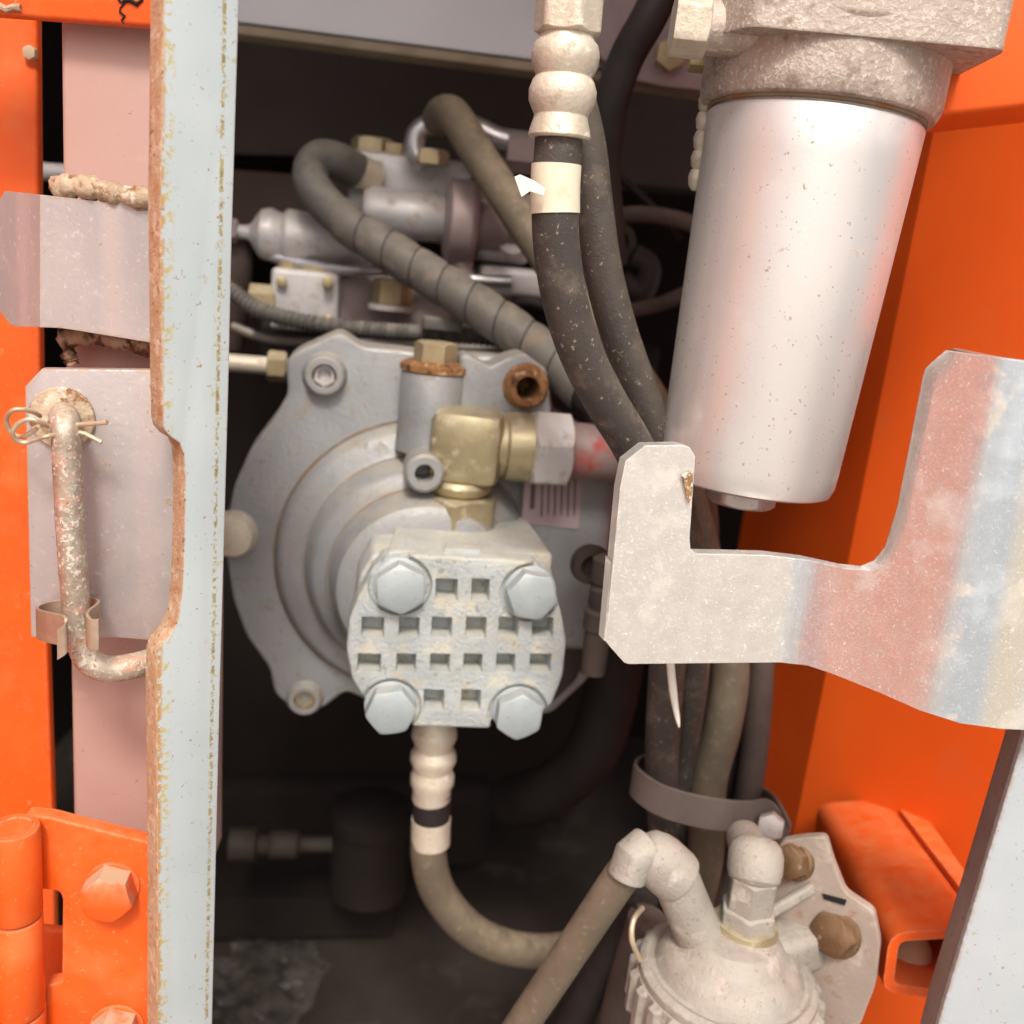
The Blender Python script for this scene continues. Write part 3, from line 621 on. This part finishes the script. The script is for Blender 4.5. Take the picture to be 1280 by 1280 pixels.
for q in pk:                                      # tapered pockets
    cx_ = sum(p[0] for p in q)/4; cy_ = sum(p[1] for p in q)/4
    fr = [PF.pt(x, y, .002) for x, y in q]
    ce = sum(fr, Vector())/4
    bk = [ce + (p-ce)*.84 - PF.n*.0165 for p in fr]
    f = [bmc.verts.new(p) for p in fr]; k = [bmc.verts.new(p) for p in bk]
    bmc.faces.new(f); bmc.faces.new(k[::-1])
    for i in range(4): j = (i+1) % 4; bmc.faces.new((f[j], f[i], k[i], k[j]))
for x, y in ((500, 729), (662, 738), (488, 880), (646, 886)):     # counterbores for the bolts
    lathe(PF.pt(x, y, -.004), PF.n, [(39*s, 0), (39*s, .01)], 32, bmc)
cut(pfc, bmc)
for i, (x, y) in enumerate(((500, 729), (662, 738), (488, 880), (646, 886))):
    c = PF.pt(x, y, -.004)
    bb = obj('bolt', hexa(c, PF.n, 56*s, .0135, spin=.3*i+.1, inner=.92), 'bolt_paint', t)
    obj('washer', lathe(c, PF.n, [(33*s, -.002), (33*s, .0014), (31*s, .002)], 32), 'bolt_paint', bb)
zt = PF.pt(575, 692, -.02).z
def on_top(x, y, h=0): return ray_z(x, y, zt+h)
bmq = prism([on_top(485, 688, .004), on_top(690, 692, .004), on_top(655, 642, .004), on_top(500, 640, .004)], ZUP, .012, bev=.002)
obj('top_pad', bmq, 'pump_alu', t)
obj('name_ridge', prism([on_top(555, 686, .0065), on_top(602, 687, .0065), on_top(600, 679, .0065), on_top(556, 678, .0065)], ZUP, .006, bev=.0008), 'pump_alu', t)
# ports left of nut
c = PG.pt(530, 590, .06); obj('port_ring', lathe(c, PG.n, [(26*s, -.02), (26*s, .004), (22*s, .006), (13*s, .006), (12*s, -.018), (.0001, -.018)], 28, cap=False), 'cast_grey', t)

# elbow fitting on pump
t = thing('elbow_fitting', 'brass coloured elbow fitting screwed into the top of the pump', 'fitting')
cn = on_top(570, 650, .004); s = px(cn, 1)
obj('lock_nut', hexa(cn - ZUP*.003, ZUP, 92*s, 40*s, spin=.5, two=True, inner=.95), 'brass', t)
zc = cn + ZUP*40*s
obj('lower_collar', lathe(zc, ZUP, [(36*s, -.002), (41*s, 2*s), (42*s, 8*s), (38*s, 14*s)], 36), 'brass', t)
el = zc + ZUP*54*s
ya = R(14); ex_ = PF.x*math.cos(ya) + PF.n*math.sin(ya); ey_ = ZUP.cross(ex_)
obj('elbow_body', box(el + PF.x*7*s + ZUP*2*s, ex_, ey_, ZUP, 88*s, 78*s, 90*s, 15*s, seg=2), 'brass', t, ang=25)
ce = el + PF.x*34*s + ZUP*4*s
obj('side_neck', lathe(ce, PF.x, [(38*s, 0), (38*s, 16*s), (42*s, 19*s), (43*s, 50*s), (37*s, 54*s)], 36), 'brass', t)
obj('swivel_nut', hexa(ce + PF.x*48*s, PF.x, 88*s, 50*s, two=True, spin=.3, inner=.95), 'engine_silver', t)
q0 = ce + PF.x*92*s
obj('red_sleeve', lathe(q0, PF.x, [(33*s, 0), (36*s, 6*s), (36*s, 72*s), (30*s, 78*s)], 32), 'red_paint', t)
q1 = q0 + PF.x*76*s
w_ = smooth_path([q1 - PF.x*.01, q1 + PF.x*.02, q1 + Vector((.05, .02, -.02)), q1 + Vector((.07, .05, -.08)), q1 + Vector((.07, .07, -.16))], 8)
obj('suction_hose', sweep(w_, 33*s, 20), 'rubber_brown', t)

# lower outlet hose
t = thing('outlet_hose', 'olive black hose with ribbed brass ferrule under the pump', 'hose')
a0, a1 = P(545, 880, .60), P(539, 1002, .60); ax = (a1-a0); s = px(a0, 1); L_ = ax.length
prof = [(24, 0), (25, .22), (28, .26), (29, .32), (25, .40), (24, .44), (29, .50), (29.5, .56), (25, .64), (25, .67), (28, .72), (28, .80), (24, .86), (25, .96), (23, 1.0)]
obj('ferrule', lathe(a0, ax, [(r_*s, h_*L_) for r_, h_ in prof], 32), 'ferrule', t)
w_ = path([(541, 990, .60), (538, 1030, .60), (536, 1070, .60), (548, 1115, .605), (585, 1160, .61), (635, 1184, .62), (690, 1188, .64), (750, 1175, .68), (800, 1150, .74)], 8)
obj('hose', sweep(w_, 23.5*s, 22), 'rubber_tan', t)
obj('hose_shoulder', sweep([P(540, 996, .60), P(539, 1026, .60)], 24.3*s, 26), 'rubber_black', t)
obj('band', sweep([P(539, 1022, .60), P(538, 1054, .60)], 25.5*s, 26), 'ferrule', t)
# dark hose on the right of the housing
obj('coolant_hose', hose([(775, 700, .78), (772, 800, .78), (760, 880, .78), (735, 945, .78), (690, 985, .80), (640, 1000, .85)], 36), 'rubber_black', label='thick black hose curving down behind the pump', cat='hose')
t = thing('brake_fitting', 'dull brown threaded fitting standing between housing and bracket', 'fitting')
c = P(748, 785, .62); s = px(c, 1)
obj('body', lathe(c, ZUP, [(r_*s, h_*s) for r_, h_ in ((16, -60), (17, -4), (20, 0), (20, 22), (14, 26), (17, 32), (17, 52), (13, 56), (18, 62), (18, 90), (10, 96))], 20), 'rubber_brown', t)
obj('ring_clamp', lathe(P(738, 705, .63), PG.n, [(24*s, -.004), (26*s, 0), (24*s, .006), (14*s, .006), (13*s, -.002), (.0001, -.002)], 24, cap=False), 'brown_paint', t)

# ================================================================== hoses in front
t = thing('wrapped_hose', 'grey hose in spiral wrap crossing above the housing', 'hose')
wp = [(446, 214, .80), (424, 202, .79), (402, 198, .785), (389, 212, .78), (394, 238, .77), (432, 278, .76), (500, 322, .74), (570, 366, .72), (640, 412, .70), (700, 460, .68), (760, 520, .66), (815, 590, .645), (850, 660, .635), (870, 740, .63)]
w_ = path(wp, 14); rh = px(P(500, 322, .74), 23.5)
n_ = 14*5
obj('hose', sweep(w_[:n_+1], rh, 24), 'rubber_grey', t)
obj('wrapped_core', sweep(w_[n_:], rh*.98, 24), 'rubber_black', t)
obj('end_ferrule', sweep(path([(470, 222, .81), (448, 214, .80), (428, 203, .79)], 4), rh*.9, 20), 'ferrule', t)
# helical wrap: one ribbon per turn
ds = [0]
for a, b in zip(w_, w_[1:]): ds.append(ds[-1]+(b-a).length)
def at_len(d):
    for i in range(len(ds)-1):
        if ds[i+1] >= d:
            f = (d-ds[i])/(ds[i+1]-ds[i]); return w_[i].lerp(w_[i+1], f), (w_[i+1]-w_[i]).normalized()
    return w_[-1], (w_[-1]-w_[-2]).normalized()
pitch = .0265
start = ds[14*5]-.012
k = 0
while start + pitch*(k+1.6) < ds[14*10]:
    bmq = bmesh.new(); rows = []
    for i in range(25):
        th = 2*math.pi*i/24; row = []
        for j in range(5):
            d = start + pitch*(k + i/24 + (j/4)*.955)
            p, tg = at_len(d); _, a, b = frame(tg)
            rr = rh + (.0017 if 0 < j < 4 else .0008)
            row.append(bmq.verts.new(p + (a*math.cos(th)+b*math.sin(th))*rr))
        rows.append(row)
    for q, r_ in zip(rows, rows[1:]):
        for j in range(4): bmq.faces.new((q[j], q[j+1], r_[j+1], r_[j]))
    obj('wrap_turn', bmq, 'wrap', t, ang=60); k += 1

obj('fuel_hose', hose([(548, 150, .79), (556, 141, .775), (570, 148, .76), (600, 196, .745), (650, 272, .725), (700, 345, .705), (750, 415, .685), (800, 480, .665), (835, 545, .65), (858, 620, .64), (885, 720, .63), (912, 820, .615), (905, 900, .605), (885, 980, .60), (880, 1080, .60), (850, 1200, .62)], 22, ref=(600, 196, .745)), 'rubber_tan', label='dusty tan hose arching over the silver elbow pipe', cat='hose')
t = thing('front_hose', 'black speckled hydraulic hose with pale crimped end fitting and tape band', 'hose')
a0, a1 = P(716, -50, .475), P(699, 174, .475); ax = a1-a0; s = px(a0, 1); L_ = ax.length
f_ = lambda y: (y+50)/224*L_
obj('hex_collar', hexa(a0 + ax.normalized()*f_(-6), ax, 77*s, f_(42)-f_(-6), two=True, spin=.2), 'ferrule', t)
obj('neck', lathe(a0, ax, [(37*s, 0), (37*s, f_(-5))], 36), 'ferrule', t)
prof = [(34, 40), (36, 48), (41, 54), (44, 66), (43, 80), (38, 90), (36, 94), (40, 100), (44, 112), (43.5, 126), (38, 138), (35, 144), (36, 150), (40, 164), (41, 171), (39, 174), (30, 174)]
obj('ferrule', lathe(a0, ax, [(r_*s, f_(y)) for r_, y in prof], 44), 'ferrule', t)
w_ = path([(699, 168, .475), (696, 215, .475), (694, 260, .475), (696, 310, .477), (706, 375, .482), (726, 440, .49), (756, 500, .50), (792, 560, .51), (822, 630, .52), (838, 700, .53), (838, 780, .545), (832, 860, .56), (828, 930, .575), (828, 1000, .59), (838, 1100, .62)], 10)
obj('hose', sweep(w_, 31.5*s, 28), 'rubber', t)
wb = [p for p in path([(695.5, 206, .475), (694, 236, .475), (694, 267, .475)], 6)]
tb = obj('tape_band', sweep(wb, 33*s, 32), 'tape', t)
pq = Plane(655, 232, .462, -20)
obj('tape_flag', plate(pq, [(643, 221), (650, 218), (668, 226), (682, 236), (680, 244), (662, 239), (652, 246)], .0007, bev=0), 'paper', tb)
obj('return_hose', hose([(708, 50, .52), (716, 110, .52), (732, 180, .52), (742, 260, .52), (752, 330, .522), (772, 410, .526), (800, 490, .53), (828, 570, .535), (850, 650, .54), (868, 740, .55), (866, 840, .57), (856, 920, .59), (845, 1000, .605), (850, 1100, .63)], 25, ref=(742, 260, .52)), 'rubber', label='second dusty black hose running close behind the taped hose', cat='hose')
obj('air_hose', hose([(840, -40, .66), (812, 20, .66), (782, 75, .67), (762, 140, .68), (756, 220, .70), (765, 330, .72)], 23), 'rubber_black', label='plain black hose passing behind the crimped end fitting', cat='hose')
obj('thin_hose', hose([(690, 300, .80), (740, 278, .79), (795, 268, .78), (850, 275, .78), (900, 296, .78)], 10), 'rubber_brown', label='thin brownish hose arching to the filter bowl', cat='hose')
obj('drain_hose', hose([(760, 392, .86), (810, 384, .85), (850, 370, .84), (900, 345, .84)], 9), 'rubber_brown', label='thin dark hose sloping up behind the filter bowl', cat='hose')
obj('signal_cable', hose([(745, 190, .80), (775, 220, .80), (815, 258, .80), (850, 300, .80)], 5), 'rubber_black', label='thin black cable slanting down to the thin brownish hose', cat='cable')
t = thing('rear_flange', 'dark pipe flange with an open bore in the gap by the filter', 'flange')
c = P(772, 302, .88); s = px(c, 1)
obj('ring', lathe(c, EN, [(18*s, -.04), (22*s, 0), (22*s, .006), (13*s, .006), (12*s, -.01), (.0001, -.01)], 28, cap=False), 'brown_paint', t)
obj('arm', hose([(790, 320, .88), (810, 335, .88), (800, 365, .88), (775, 350, .88)], 16), 'dark_paint', t)

# ================================================================== hydraulic filter
t = thing('hydraulic_filter', 'pale aluminium filter bowl hanging from a rough cast head', 'filter')
ct = P(1022, 129, .53); s = px(ct, 1)
zb = P(941, 604, .53).z; dn = Vector((-.032, -.02, -1)).normalized(); H = ct.z - zb
r1, r2 = 133*s, 119*s
can = [(r1*.955, -.006), (r1*.955, .0035), (r1*.985, .0042), (r1*.985, .0072), (r1*.965, .0078), (r1*.965, .0088), (r1*.992, .0098), (r1, .0112)]
for i in range(1, 9): can.append((r1 + (r2-r1)*i/9, .0112 + (H-.0245)*i/9))
can += [(r2, H-.013), (r2*.99, H-.006), (r2*.955, H-.0012), (r2*.90, H), (r2*.5, H+.001)]
obj('bowl', lathe(ct, dn, can, 80), 'can_alu', t)
obj('drain_nut', hexa(ct + dn*(H-.001), dn, 84*s, .013, sides=6, spin=.2), 'can_alu', t)
col = [(128, .007), (141, .006), (146, .002), (147, -.004), (147, -.020), (150, -.025), (154, -.028)]
obj('collar', lathe(ct, dn, [(r_*s, h_) for r_, h_ in col], 72), 'head_cast', t)
obj('gasket', lathe(ct, dn, [(r1*.95, .0062), (r1*1.0, .0066), (r1*1.005, .0080), (r1*.95, .0086)], 72), 'seam', t)
zh = ct.z + .0185
hd = [(-152, -100), (-120, -160), (146, -172), (156, -160), (165, 120), (60, 150), (-60, 152), (-142, 130)]
hp_ = [Vector((ct.x + x*s, ct.y + y*s*.9, zh)) for x, y in rnd(hd, 14)]
obj('head', prism(hp_, -ZUP, -.16, bev=0) if 0 else prism([p + ZUP*.16 for p in hp_], ZUP, .16, bev=0), 'head_cast', t)
c = P(884, 34, .50)
obj('port_boss', lathe(c, Vector((1, 0, 0)), [(30*s, -.002), (30*s, .03)], 28), 'head_cast', t)
obj('side_bolt', hexa(c - Vector((.0165, 0, 0)), Vector((1, 0, 0)), 62*s, .017, spin=.1), 'ferrule', t)
obj('side_bolt', hexa(P(862, 72, .54), Vector((1, 0, 0)), 30*s, .02, spin=.1), 'brass_dull', t)
# beaded chain beside the bowl
t = thing('bead_chain', 'short hanging chain of tan beads at the side of the filter bowl', 'chain')
for i in range(5):
    c = P(884-3.2*i, 128+24*i, .545); s2 = px(c, 1)
    obj('bead', lathe(c + ZUP*14*s2, dn, [(3*s2, 0), (9*s2, 4*s2), (11*s2, 12*s2), (9*s2, 22*s2), (4*s2, 28*s2)], 16), 'ferrule', t)

# ================================================================== right orange body
A_, B_, C_ = P(930, 640, .86), P(1140, 300, .70), P(1360, 640, .58)
def vpanel(a, b, z0, z1, th=.004):
    a, b = a.copy(), b.copy(); d = (b-a); d.z = 0; n = Vector((d.y, -d.x, 0)).normalized()
    if n.y > 0: n = -n
    return prism([Vector((a.x, a.y, z0)), Vector((b.x, b.y, z0)), Vector((b.x, b.y, z1)), Vector((a.x, a.y, z1))], n, th)
t = thing('body_panel', 'bright orange folded body panel closing the right of the bay', 'panel')
zt1 = 1.80
obj('panel', vpanel(A_, B_, zf, zt1), 'orange_wall', t)
obj('panel', vpanel(B_, C_, zf, zt1), 'orange_wall', t)
obj('panel', vpanel(C_, Vector((1.3, C_.y-.02, 0)), .5, 1.9), 'orange_wall', t)
n2 = (C_-B_); n2.z = 0; nn = Vector((n2.y, -n2.x, 0)).normalized()
if nn.y > 0: nn = -nn
class W2(Plane):
    def __init__(s, o, n): s.o, s.n = o, n
wb2 = W2(B_, nn)
pl = Plane(1220, 100, .52, -12)
obj('ledge', plate(pl, [(1080, -80), (1360, -100), (1360, 124), (1280, 133), (1160, 147), (1080, 156)], .06, bev=.003), 'orange_wall', t)

# zinc bracket
t = thing('latch_bracket', 'galvanised U-shaped flat bracket with clipped corners over the orange panel', 'bracket')
K = .09
tp = [(757, 800), (764, 700), (775, 610), (782, 576), (806, 557), (850, 556), (862, 559), (869, 570), (862, 672), (863, 686), (870, 692), (960, 694), (1010, 700), (1060, 711), (1088, 714), (1105, 707), (1119, 690), (1135, 640), (1155, 540), (1168, 474), (1172, 462), (1198, 440), (1290, 452), (1360, 461)]
bp_ = [(757, 801), (763, 809), (780, 828), (786, 830), (975, 828), (1010, 832), (1040, 842), (1100, 866), (1150, 888), (1200, 904), (1250, 911), (1360, 916)]
T_ = sorted((x + K*(y-570), y) for x, y in tp); B__ = sorted((x + K*(y-570), y) for x, y in bp_)
YD = [(770, .452), (985, .456), (1020, .455), (1060, .446), (1190, .412), (1230, .405), (1270, .404), (1380, .410)]
ysp = smooth_path([Vector((a, b, 0)) for a, b in YD], 8); yfun = lin([(p[0], p[1]) for p in ysp])
us = sorted(set([u for u, _ in T_] + [u for u, _ in B__] + [778+i*8 for i in range(78)]))
us = [u for i, u in enumerate(us) if u <= 1370 and (i == 0 or u-us[i-1] > .3)]
bpos = lambda u, y: P(u - K*(y-570), y, yfun(u + .11*(y-700)))
bmq = sheet(us, lin(T_), lin(B__), bpos, 14, Vector((-.0022, .0075, 0)))
cen = Vector([(min(v.co[i] for v in bmq.verts)+max(v.co[i] for v in bmq.verts))/2 for i in range(3)])
def tint(xa, ya, xb, yb):                         # tint along a bend; the blue ones paint in a sky reflection
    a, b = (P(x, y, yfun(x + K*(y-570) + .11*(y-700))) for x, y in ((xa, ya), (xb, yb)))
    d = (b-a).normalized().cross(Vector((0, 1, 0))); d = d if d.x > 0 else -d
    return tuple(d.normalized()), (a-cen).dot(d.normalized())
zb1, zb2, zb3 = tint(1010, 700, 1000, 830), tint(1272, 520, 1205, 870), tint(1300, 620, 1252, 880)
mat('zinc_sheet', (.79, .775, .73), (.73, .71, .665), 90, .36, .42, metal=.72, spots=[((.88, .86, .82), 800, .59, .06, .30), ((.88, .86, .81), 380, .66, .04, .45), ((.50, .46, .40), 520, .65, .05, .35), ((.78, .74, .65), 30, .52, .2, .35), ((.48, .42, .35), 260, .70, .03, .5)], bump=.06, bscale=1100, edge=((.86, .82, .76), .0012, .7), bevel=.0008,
    bands=[(*zb1, .0115, (.54, .63, .70), 60, .34, .6), (*zb2, .0170, (.50, .60, .68), 45, .34, .75), (*zb3, .012, (.76, .70, .56), 45, .34, .6)])  # bluish sky reflection painted along two bends, cream band beyond
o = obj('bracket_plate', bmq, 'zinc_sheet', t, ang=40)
# rust chip on the inner edge of the short arm
pz = Plane(858, 605, .4513, 0)
obj('rust_patch', plate(pz, [(851, 594), (857, 590), (866, 592), (866, 608), (864, 622), (861, 630), (858, 622), (857, 611), (854, 606), (855, 600)], .0006, r=2, bev=0), 'zinc_rust', t)
mt_ = P(1352, 690, .412); obj('mount_tail', box(Vector((mt_.x, (mt_.y+C_.y)/2, mt_.z)), Vector((1, 0, 0)), Vector((0, 1, 0)), ZUP, .006, C_.y-mt_.y+.004, .15, .001), 'zinc_sheet', t)

# right front post
pr = Plane(1250, 1100, .43, -8)
t = thing('corner_post', 'white painted corner post with a rusty brown inner edge', 'post')
obj('face', plate(pr, [(1284, 905), (1400, 905), (1400, 1340), (1158, 1340), (1176, 1268)], .004, bev=.0006), 'corner_paint', t)
obj('inner_edge', plate(pr, [(1282, 905), (1300, 905), (1185, 1340), (1154, 1340), (1172, 1268)], .019, off=-.0042, bev=.001), 'brown_edge', t)

# ================================================================== lower right: hose bundle, strap, box tube, fuel filter
obj('bundle_hose', hose([(952, 800, .64), (948, 880, .63), (940, 960, .62), (920, 1060, .62), (880, 1180, .64)], 17), 'rubber_brown', label='dark brown hose at the panel side of the strapped bundle', cat='hose')
obj('bundle_hose', hose([(895, 780, .66), (890, 860, .645), (884, 930, .635), (868, 1000, .63), (860, 1100, .64)], 22), 'rubber_brown', label='shaded brown hose in the middle of the strapped bundle', cat='hose')
obj('bundle_hose', hose([(925, 790, .68), (926, 870, .66), (918, 940, .645), (900, 1010, .64), (880, 1110, .65)], 20), 'rubber_black', label='black hose deep in the strapped bundle', cat='hose')
t = thing('cable_tie', 'white cable tie tail hanging below the bracket', 'cable tie')
obj('tail', sweep(path([(836, 800, .50), (839, 840, .50), (843, 875, .50), (849, 909, .50)], 4), [px(P(840, 850, .5), r_) for r_ in (5, 5, 5, 5, 5, 5, 5, 5, 4.5, 4, 3.5, 2.5, 1)], 8), 'paper', t)
t = thing('hose_strap', 'wide dull brown strap wrapped round the hose bundle', 'strap')
sp = [(985, 1052, .553), (978, 1020, .548), (960, 1000, .552), (930, 1002, .55), (880, 996, .548), (830, 982, .556), (799, 962, .572), (796, 950, .59), (815, 942, .62), (860, 945, .64), (915, 965, .64), (955, 985, .62), (972, 1000, .58), (988, 1030, .565)]
obj('band', strip(path(sp, 6), px(P(870, 990, .555), 42), .0025), 'strap', t, ang=60)
obj('end_bolt', hexa(P(964, 1030, .546), Vector((-.3, -.9, .2)), px(P(964, 1030, .546), 30), .008), 'engine_silver', t)

t = thing('box_bracket', 'orange open-ended box section arm fixed to the orange panel', 'bracket')
TL, TR, BR, BL = P(1112, 1166, .485), P(1238, 1159, .485), P(1226, 1252, .485), P(1102, 1243, .485)
dv = P(1022, 1004, .66) - TL
def tube4(c, d, th, bev=.004):
    ctr = sum(c, Vector())/4; bm = bmesh.new(); ex = (c[1]-c[0]).normalized(); ez = (c[0]-c[3]).normalized()
    def rr(shr, r):
        sg = [(-1, 1), (1, 1), (1, -1), (-1, -1)]; out = []
        for p, (a, b) in zip(c, sg):
            q = p - ex*a*shr - ez*b*shr; k0 = q - ex*a*r - ez*b*r
            st = math.atan2(b, a) + math.pi/4
            for i in range(4):
                an = st - (math.pi/2)*i/3; out.append(k0 + ex*math.cos(an)*r + ez*math.sin(an)*r)
        return out
    o_, i_ = rr(0, .010), rr(th, .0045); n = len(o_)
    A = [bm.verts.new(p) for p in o_]; B = [bm.verts.new(p+d) for p in o_]; Cc = [bm.verts.new(p) for p in i_]; D = [bm.verts.new(p+d) for p in i_]
    for k in range(n):
        j = (k+1) % n
        bm.faces.new((A[k], A[j], B[j], B[k])); bm.faces.new((Cc[j], Cc[k], D[k], D[j])); bm.faces.new((A[j], A[k], Cc[k], Cc[j])); bm.faces.new((B[k], B[j], D[j], D[k]))
    return bm
obj('box_tube', tube4([TL, TR, BR, BL], dv, .0062), 'orange', t)
obj('weld_flange', prism([P(1120, 1005, .645), P(1150, 1010, .64), P(1235, 1130, .52), P(1225, 1150, .51), P(1200, 1110, .53)], Vector((0, 0, 1)), .004), 'orange', t)
ob = sum([TL, TR, BR, BL], Vector())/4
obj('dust_heap', lathe(ob - ZUP*.016 + dv*.22, ZUP, [(.015, 0), (.013, .006), (.008, .014), (.002, .020)], 16), 'hinge_dust', t)

pm = Plane(1040, 1160, .490, -28)
t = thing('filter_mount', 'dusty grey mounting plate with two rusty bolts beside the orange arm', 'plate')
obj('plate', plate(pm, [(975, 1052), (1005, 1047), (1032, 1046), (1040, 1076), (1056, 1116), (1092, 1140), (1100, 1180), (1094, 1232), (1074, 1284), (1020, 1284), (980, 1240), (960, 1150)], .006, r=8, bev=.001), 'filter_plate', t)
for x, y, af, sp_ in ((993, 1076, 40, .3), (1045, 1166, 50, .7)):
    c = pm.pt(x, y); s = px(c, 1); d = Vector((-.75, -.62, .15)).normalized()
    bo = obj('bolt', hexa(c - d*.002, d, af*s, .010, spin=sp_, inner=.9), 'rusty_bolt', t)
    obj('washer', lathe(c - d*.003, d, [(af*.62*s, 0), (af*.62*s, .0032), (af*.56*s, .004)], 28), 'rusty_bolt', bo)
obj('dark_slot', prism([pm.pt(1028, 1118, .0012), pm.pt(1058, 1126, .0012), pm.pt(1056, 1132, .0012), pm.pt(1030, 1124, .0012)], pm.n, .002), 'void', t)  # slot drawn as a flat near-black strip on the plate

# fuel filter
t = thing('fuel_filter', 'dusty cream fuel filter head with ribbed ring and two elbows', 'filter')
cf = P(910, 1212, .475); s = px(cf, 1)*.94
obj('dome', lathe(cf, ZUP, [(r_*s, h_*s) for r_, h_ in ((116, -22), (118, -8), (117, -2), (112, 3), (108, 4), (104, 2), (98, 4), (92, 16), (84, 28), (78, 31), (72, 34), (66, 44), (54, 56), (30, 60))], 72), 'filter_cast', t)
bmq = bmesh.new(); S = 144; rg = []
for h_, q in ((-12, 0), (-18, 1), (-70, 1), (-80, .6), (-120, .5)):
    ring = []
    for i in range(S):
        a = 2*math.pi*i/S; rib = (1 if (i % 6) < 3 else 0)
        rr = (120 + (8*rib+1)*q)*s if h_ > -75 else 116*s
        ring.append(bmq.verts.new(cf + ZUP*h_*s + Vector((math.cos(a), math.sin(a), 0))*rr))
    rg.append(ring)
for q, r_ in zip(rg, rg[1:]):
    for i in range(S): j = (i+1) % S; bmq.faces.new((q[i], q[j], r_[j], r_[i]))
bmq.faces.new(rg[0][::-1]); bmq.faces.new(rg[-1])
obj('ribbed_ring', bmq, 'filter_cast', t)
cb = cf + Vector((16*s, 14*s, 54*s))
ns = obj('outlet_seat', lathe(cb, ZUP, [(44*s, -12*s), (44*s, 2*s), (42*s, 6*s), (41*s, 14*s), (30*s, 15*s)], 40), 'brass', t)
obj('outlet_hex', hexa(cb + ZUP*12*s, ZUP, 66*s, 24*s, spin=.35), 'filter_cast', t)
obj('outlet_neck', hexa(cb + ZUP*34*s, ZUP, 56*s, 48*s, spin=.35, inner=.98), 'filter_cast', t)
kz_ = cb + ZUP*78*s
obj('outlet_elbow', lathe(kz_, Vector((.06, .5, .85)), [(q*s, h_*s) for q, h_ in ((26, -8), (33, -2), (36, 10), (36, 30), (32, 42), (24, 50), (10, 54))], 28), 'filter_cast', t)
obj('outlet_tail', sweep([kz_ + ZUP*14*s, kz_ + Vector((.006, .05, -.006))], 26*s, 24), 'filter_cast', t)
e0 = cf + Vector((-40*s, 5*s, 36*s)); e1 = P(842, 1092, .475); e2 = P(808, 1062, .475); e3 = P(792, 1072, .470)
obj('inlet_elbow', sweep([e0 - (e1-e0)*.2, e0, e0.lerp(e1, .6), e1], [34*s, 32*s, 31*s, 31*s], 28), 'filter_cast', t)
ia = (e2-e1).normalized(); il = (e2-e1).length
obj('inlet_cap', lathe(e1 - ia*il*.25, ia, [(q*s, h_*il) for q, h_ in ((28, 0), (34, .02), (36, .2), (36, .75), (34, 1.0), (28, 1.3), (18, 1.45), (6, 1.5))], 32), 'filter_cast', t)
obj('inlet_spout', sweep([e2, e3, P(783, 1096, .468)], [29*s, 27*s, 25*s], 24), 'filter_cast', t)
br = cf + Vector((95*s, 30*s, 20*s))
obj('mount_arm', box(cf + Vector((85*s, 40*s, 12*s)), Vector((.9, .44, 0)).normalized(), Vector((-.44, .9, 0)).normalized(), ZUP, 110*s, 60*s, 60*s, .006), 'filter_cast', t)
obj('web_rib', box(P(985, 1128, .492), Vector((.78, .2, .5)).normalized(), Vector((-.2, .97, 0)).normalized(), Vector((-.5, 0, .86)), .036, .004, .006, .001), 'filter_cast', t)
obj('side_loop', hose([(800, 1200, .47), (790, 1175, .465), (792, 1150, .47), (803, 1135, .48)], 3.5), 'wire', t)
obj('inlet_hose', hose([(790, 1078, .472), (768, 1108, .474), (730, 1165, .48), (690, 1225, .487), (640, 1300, .495), (600, 1370, .51)], 23), 'rubber_tan', label='dusty brown hose slanting down from the fuel filter inlet elbow', cat='hose')
obj('lower_hose', hose([(800, 1120, .56), (775, 1170, .565), (735, 1240, .575), (690, 1330, .59)], 24), 'rubber_black', label='dark hose shaded under the fuel filter inlet hose', cat='hose')
obj('lower_hose', hose([(810, 1150, .54), (785, 1230, .55), (760, 1330, .56)], 26), 'rubber_brown', label='brown black hose tucked beside the ribbed ring', cat='hose')
settle()
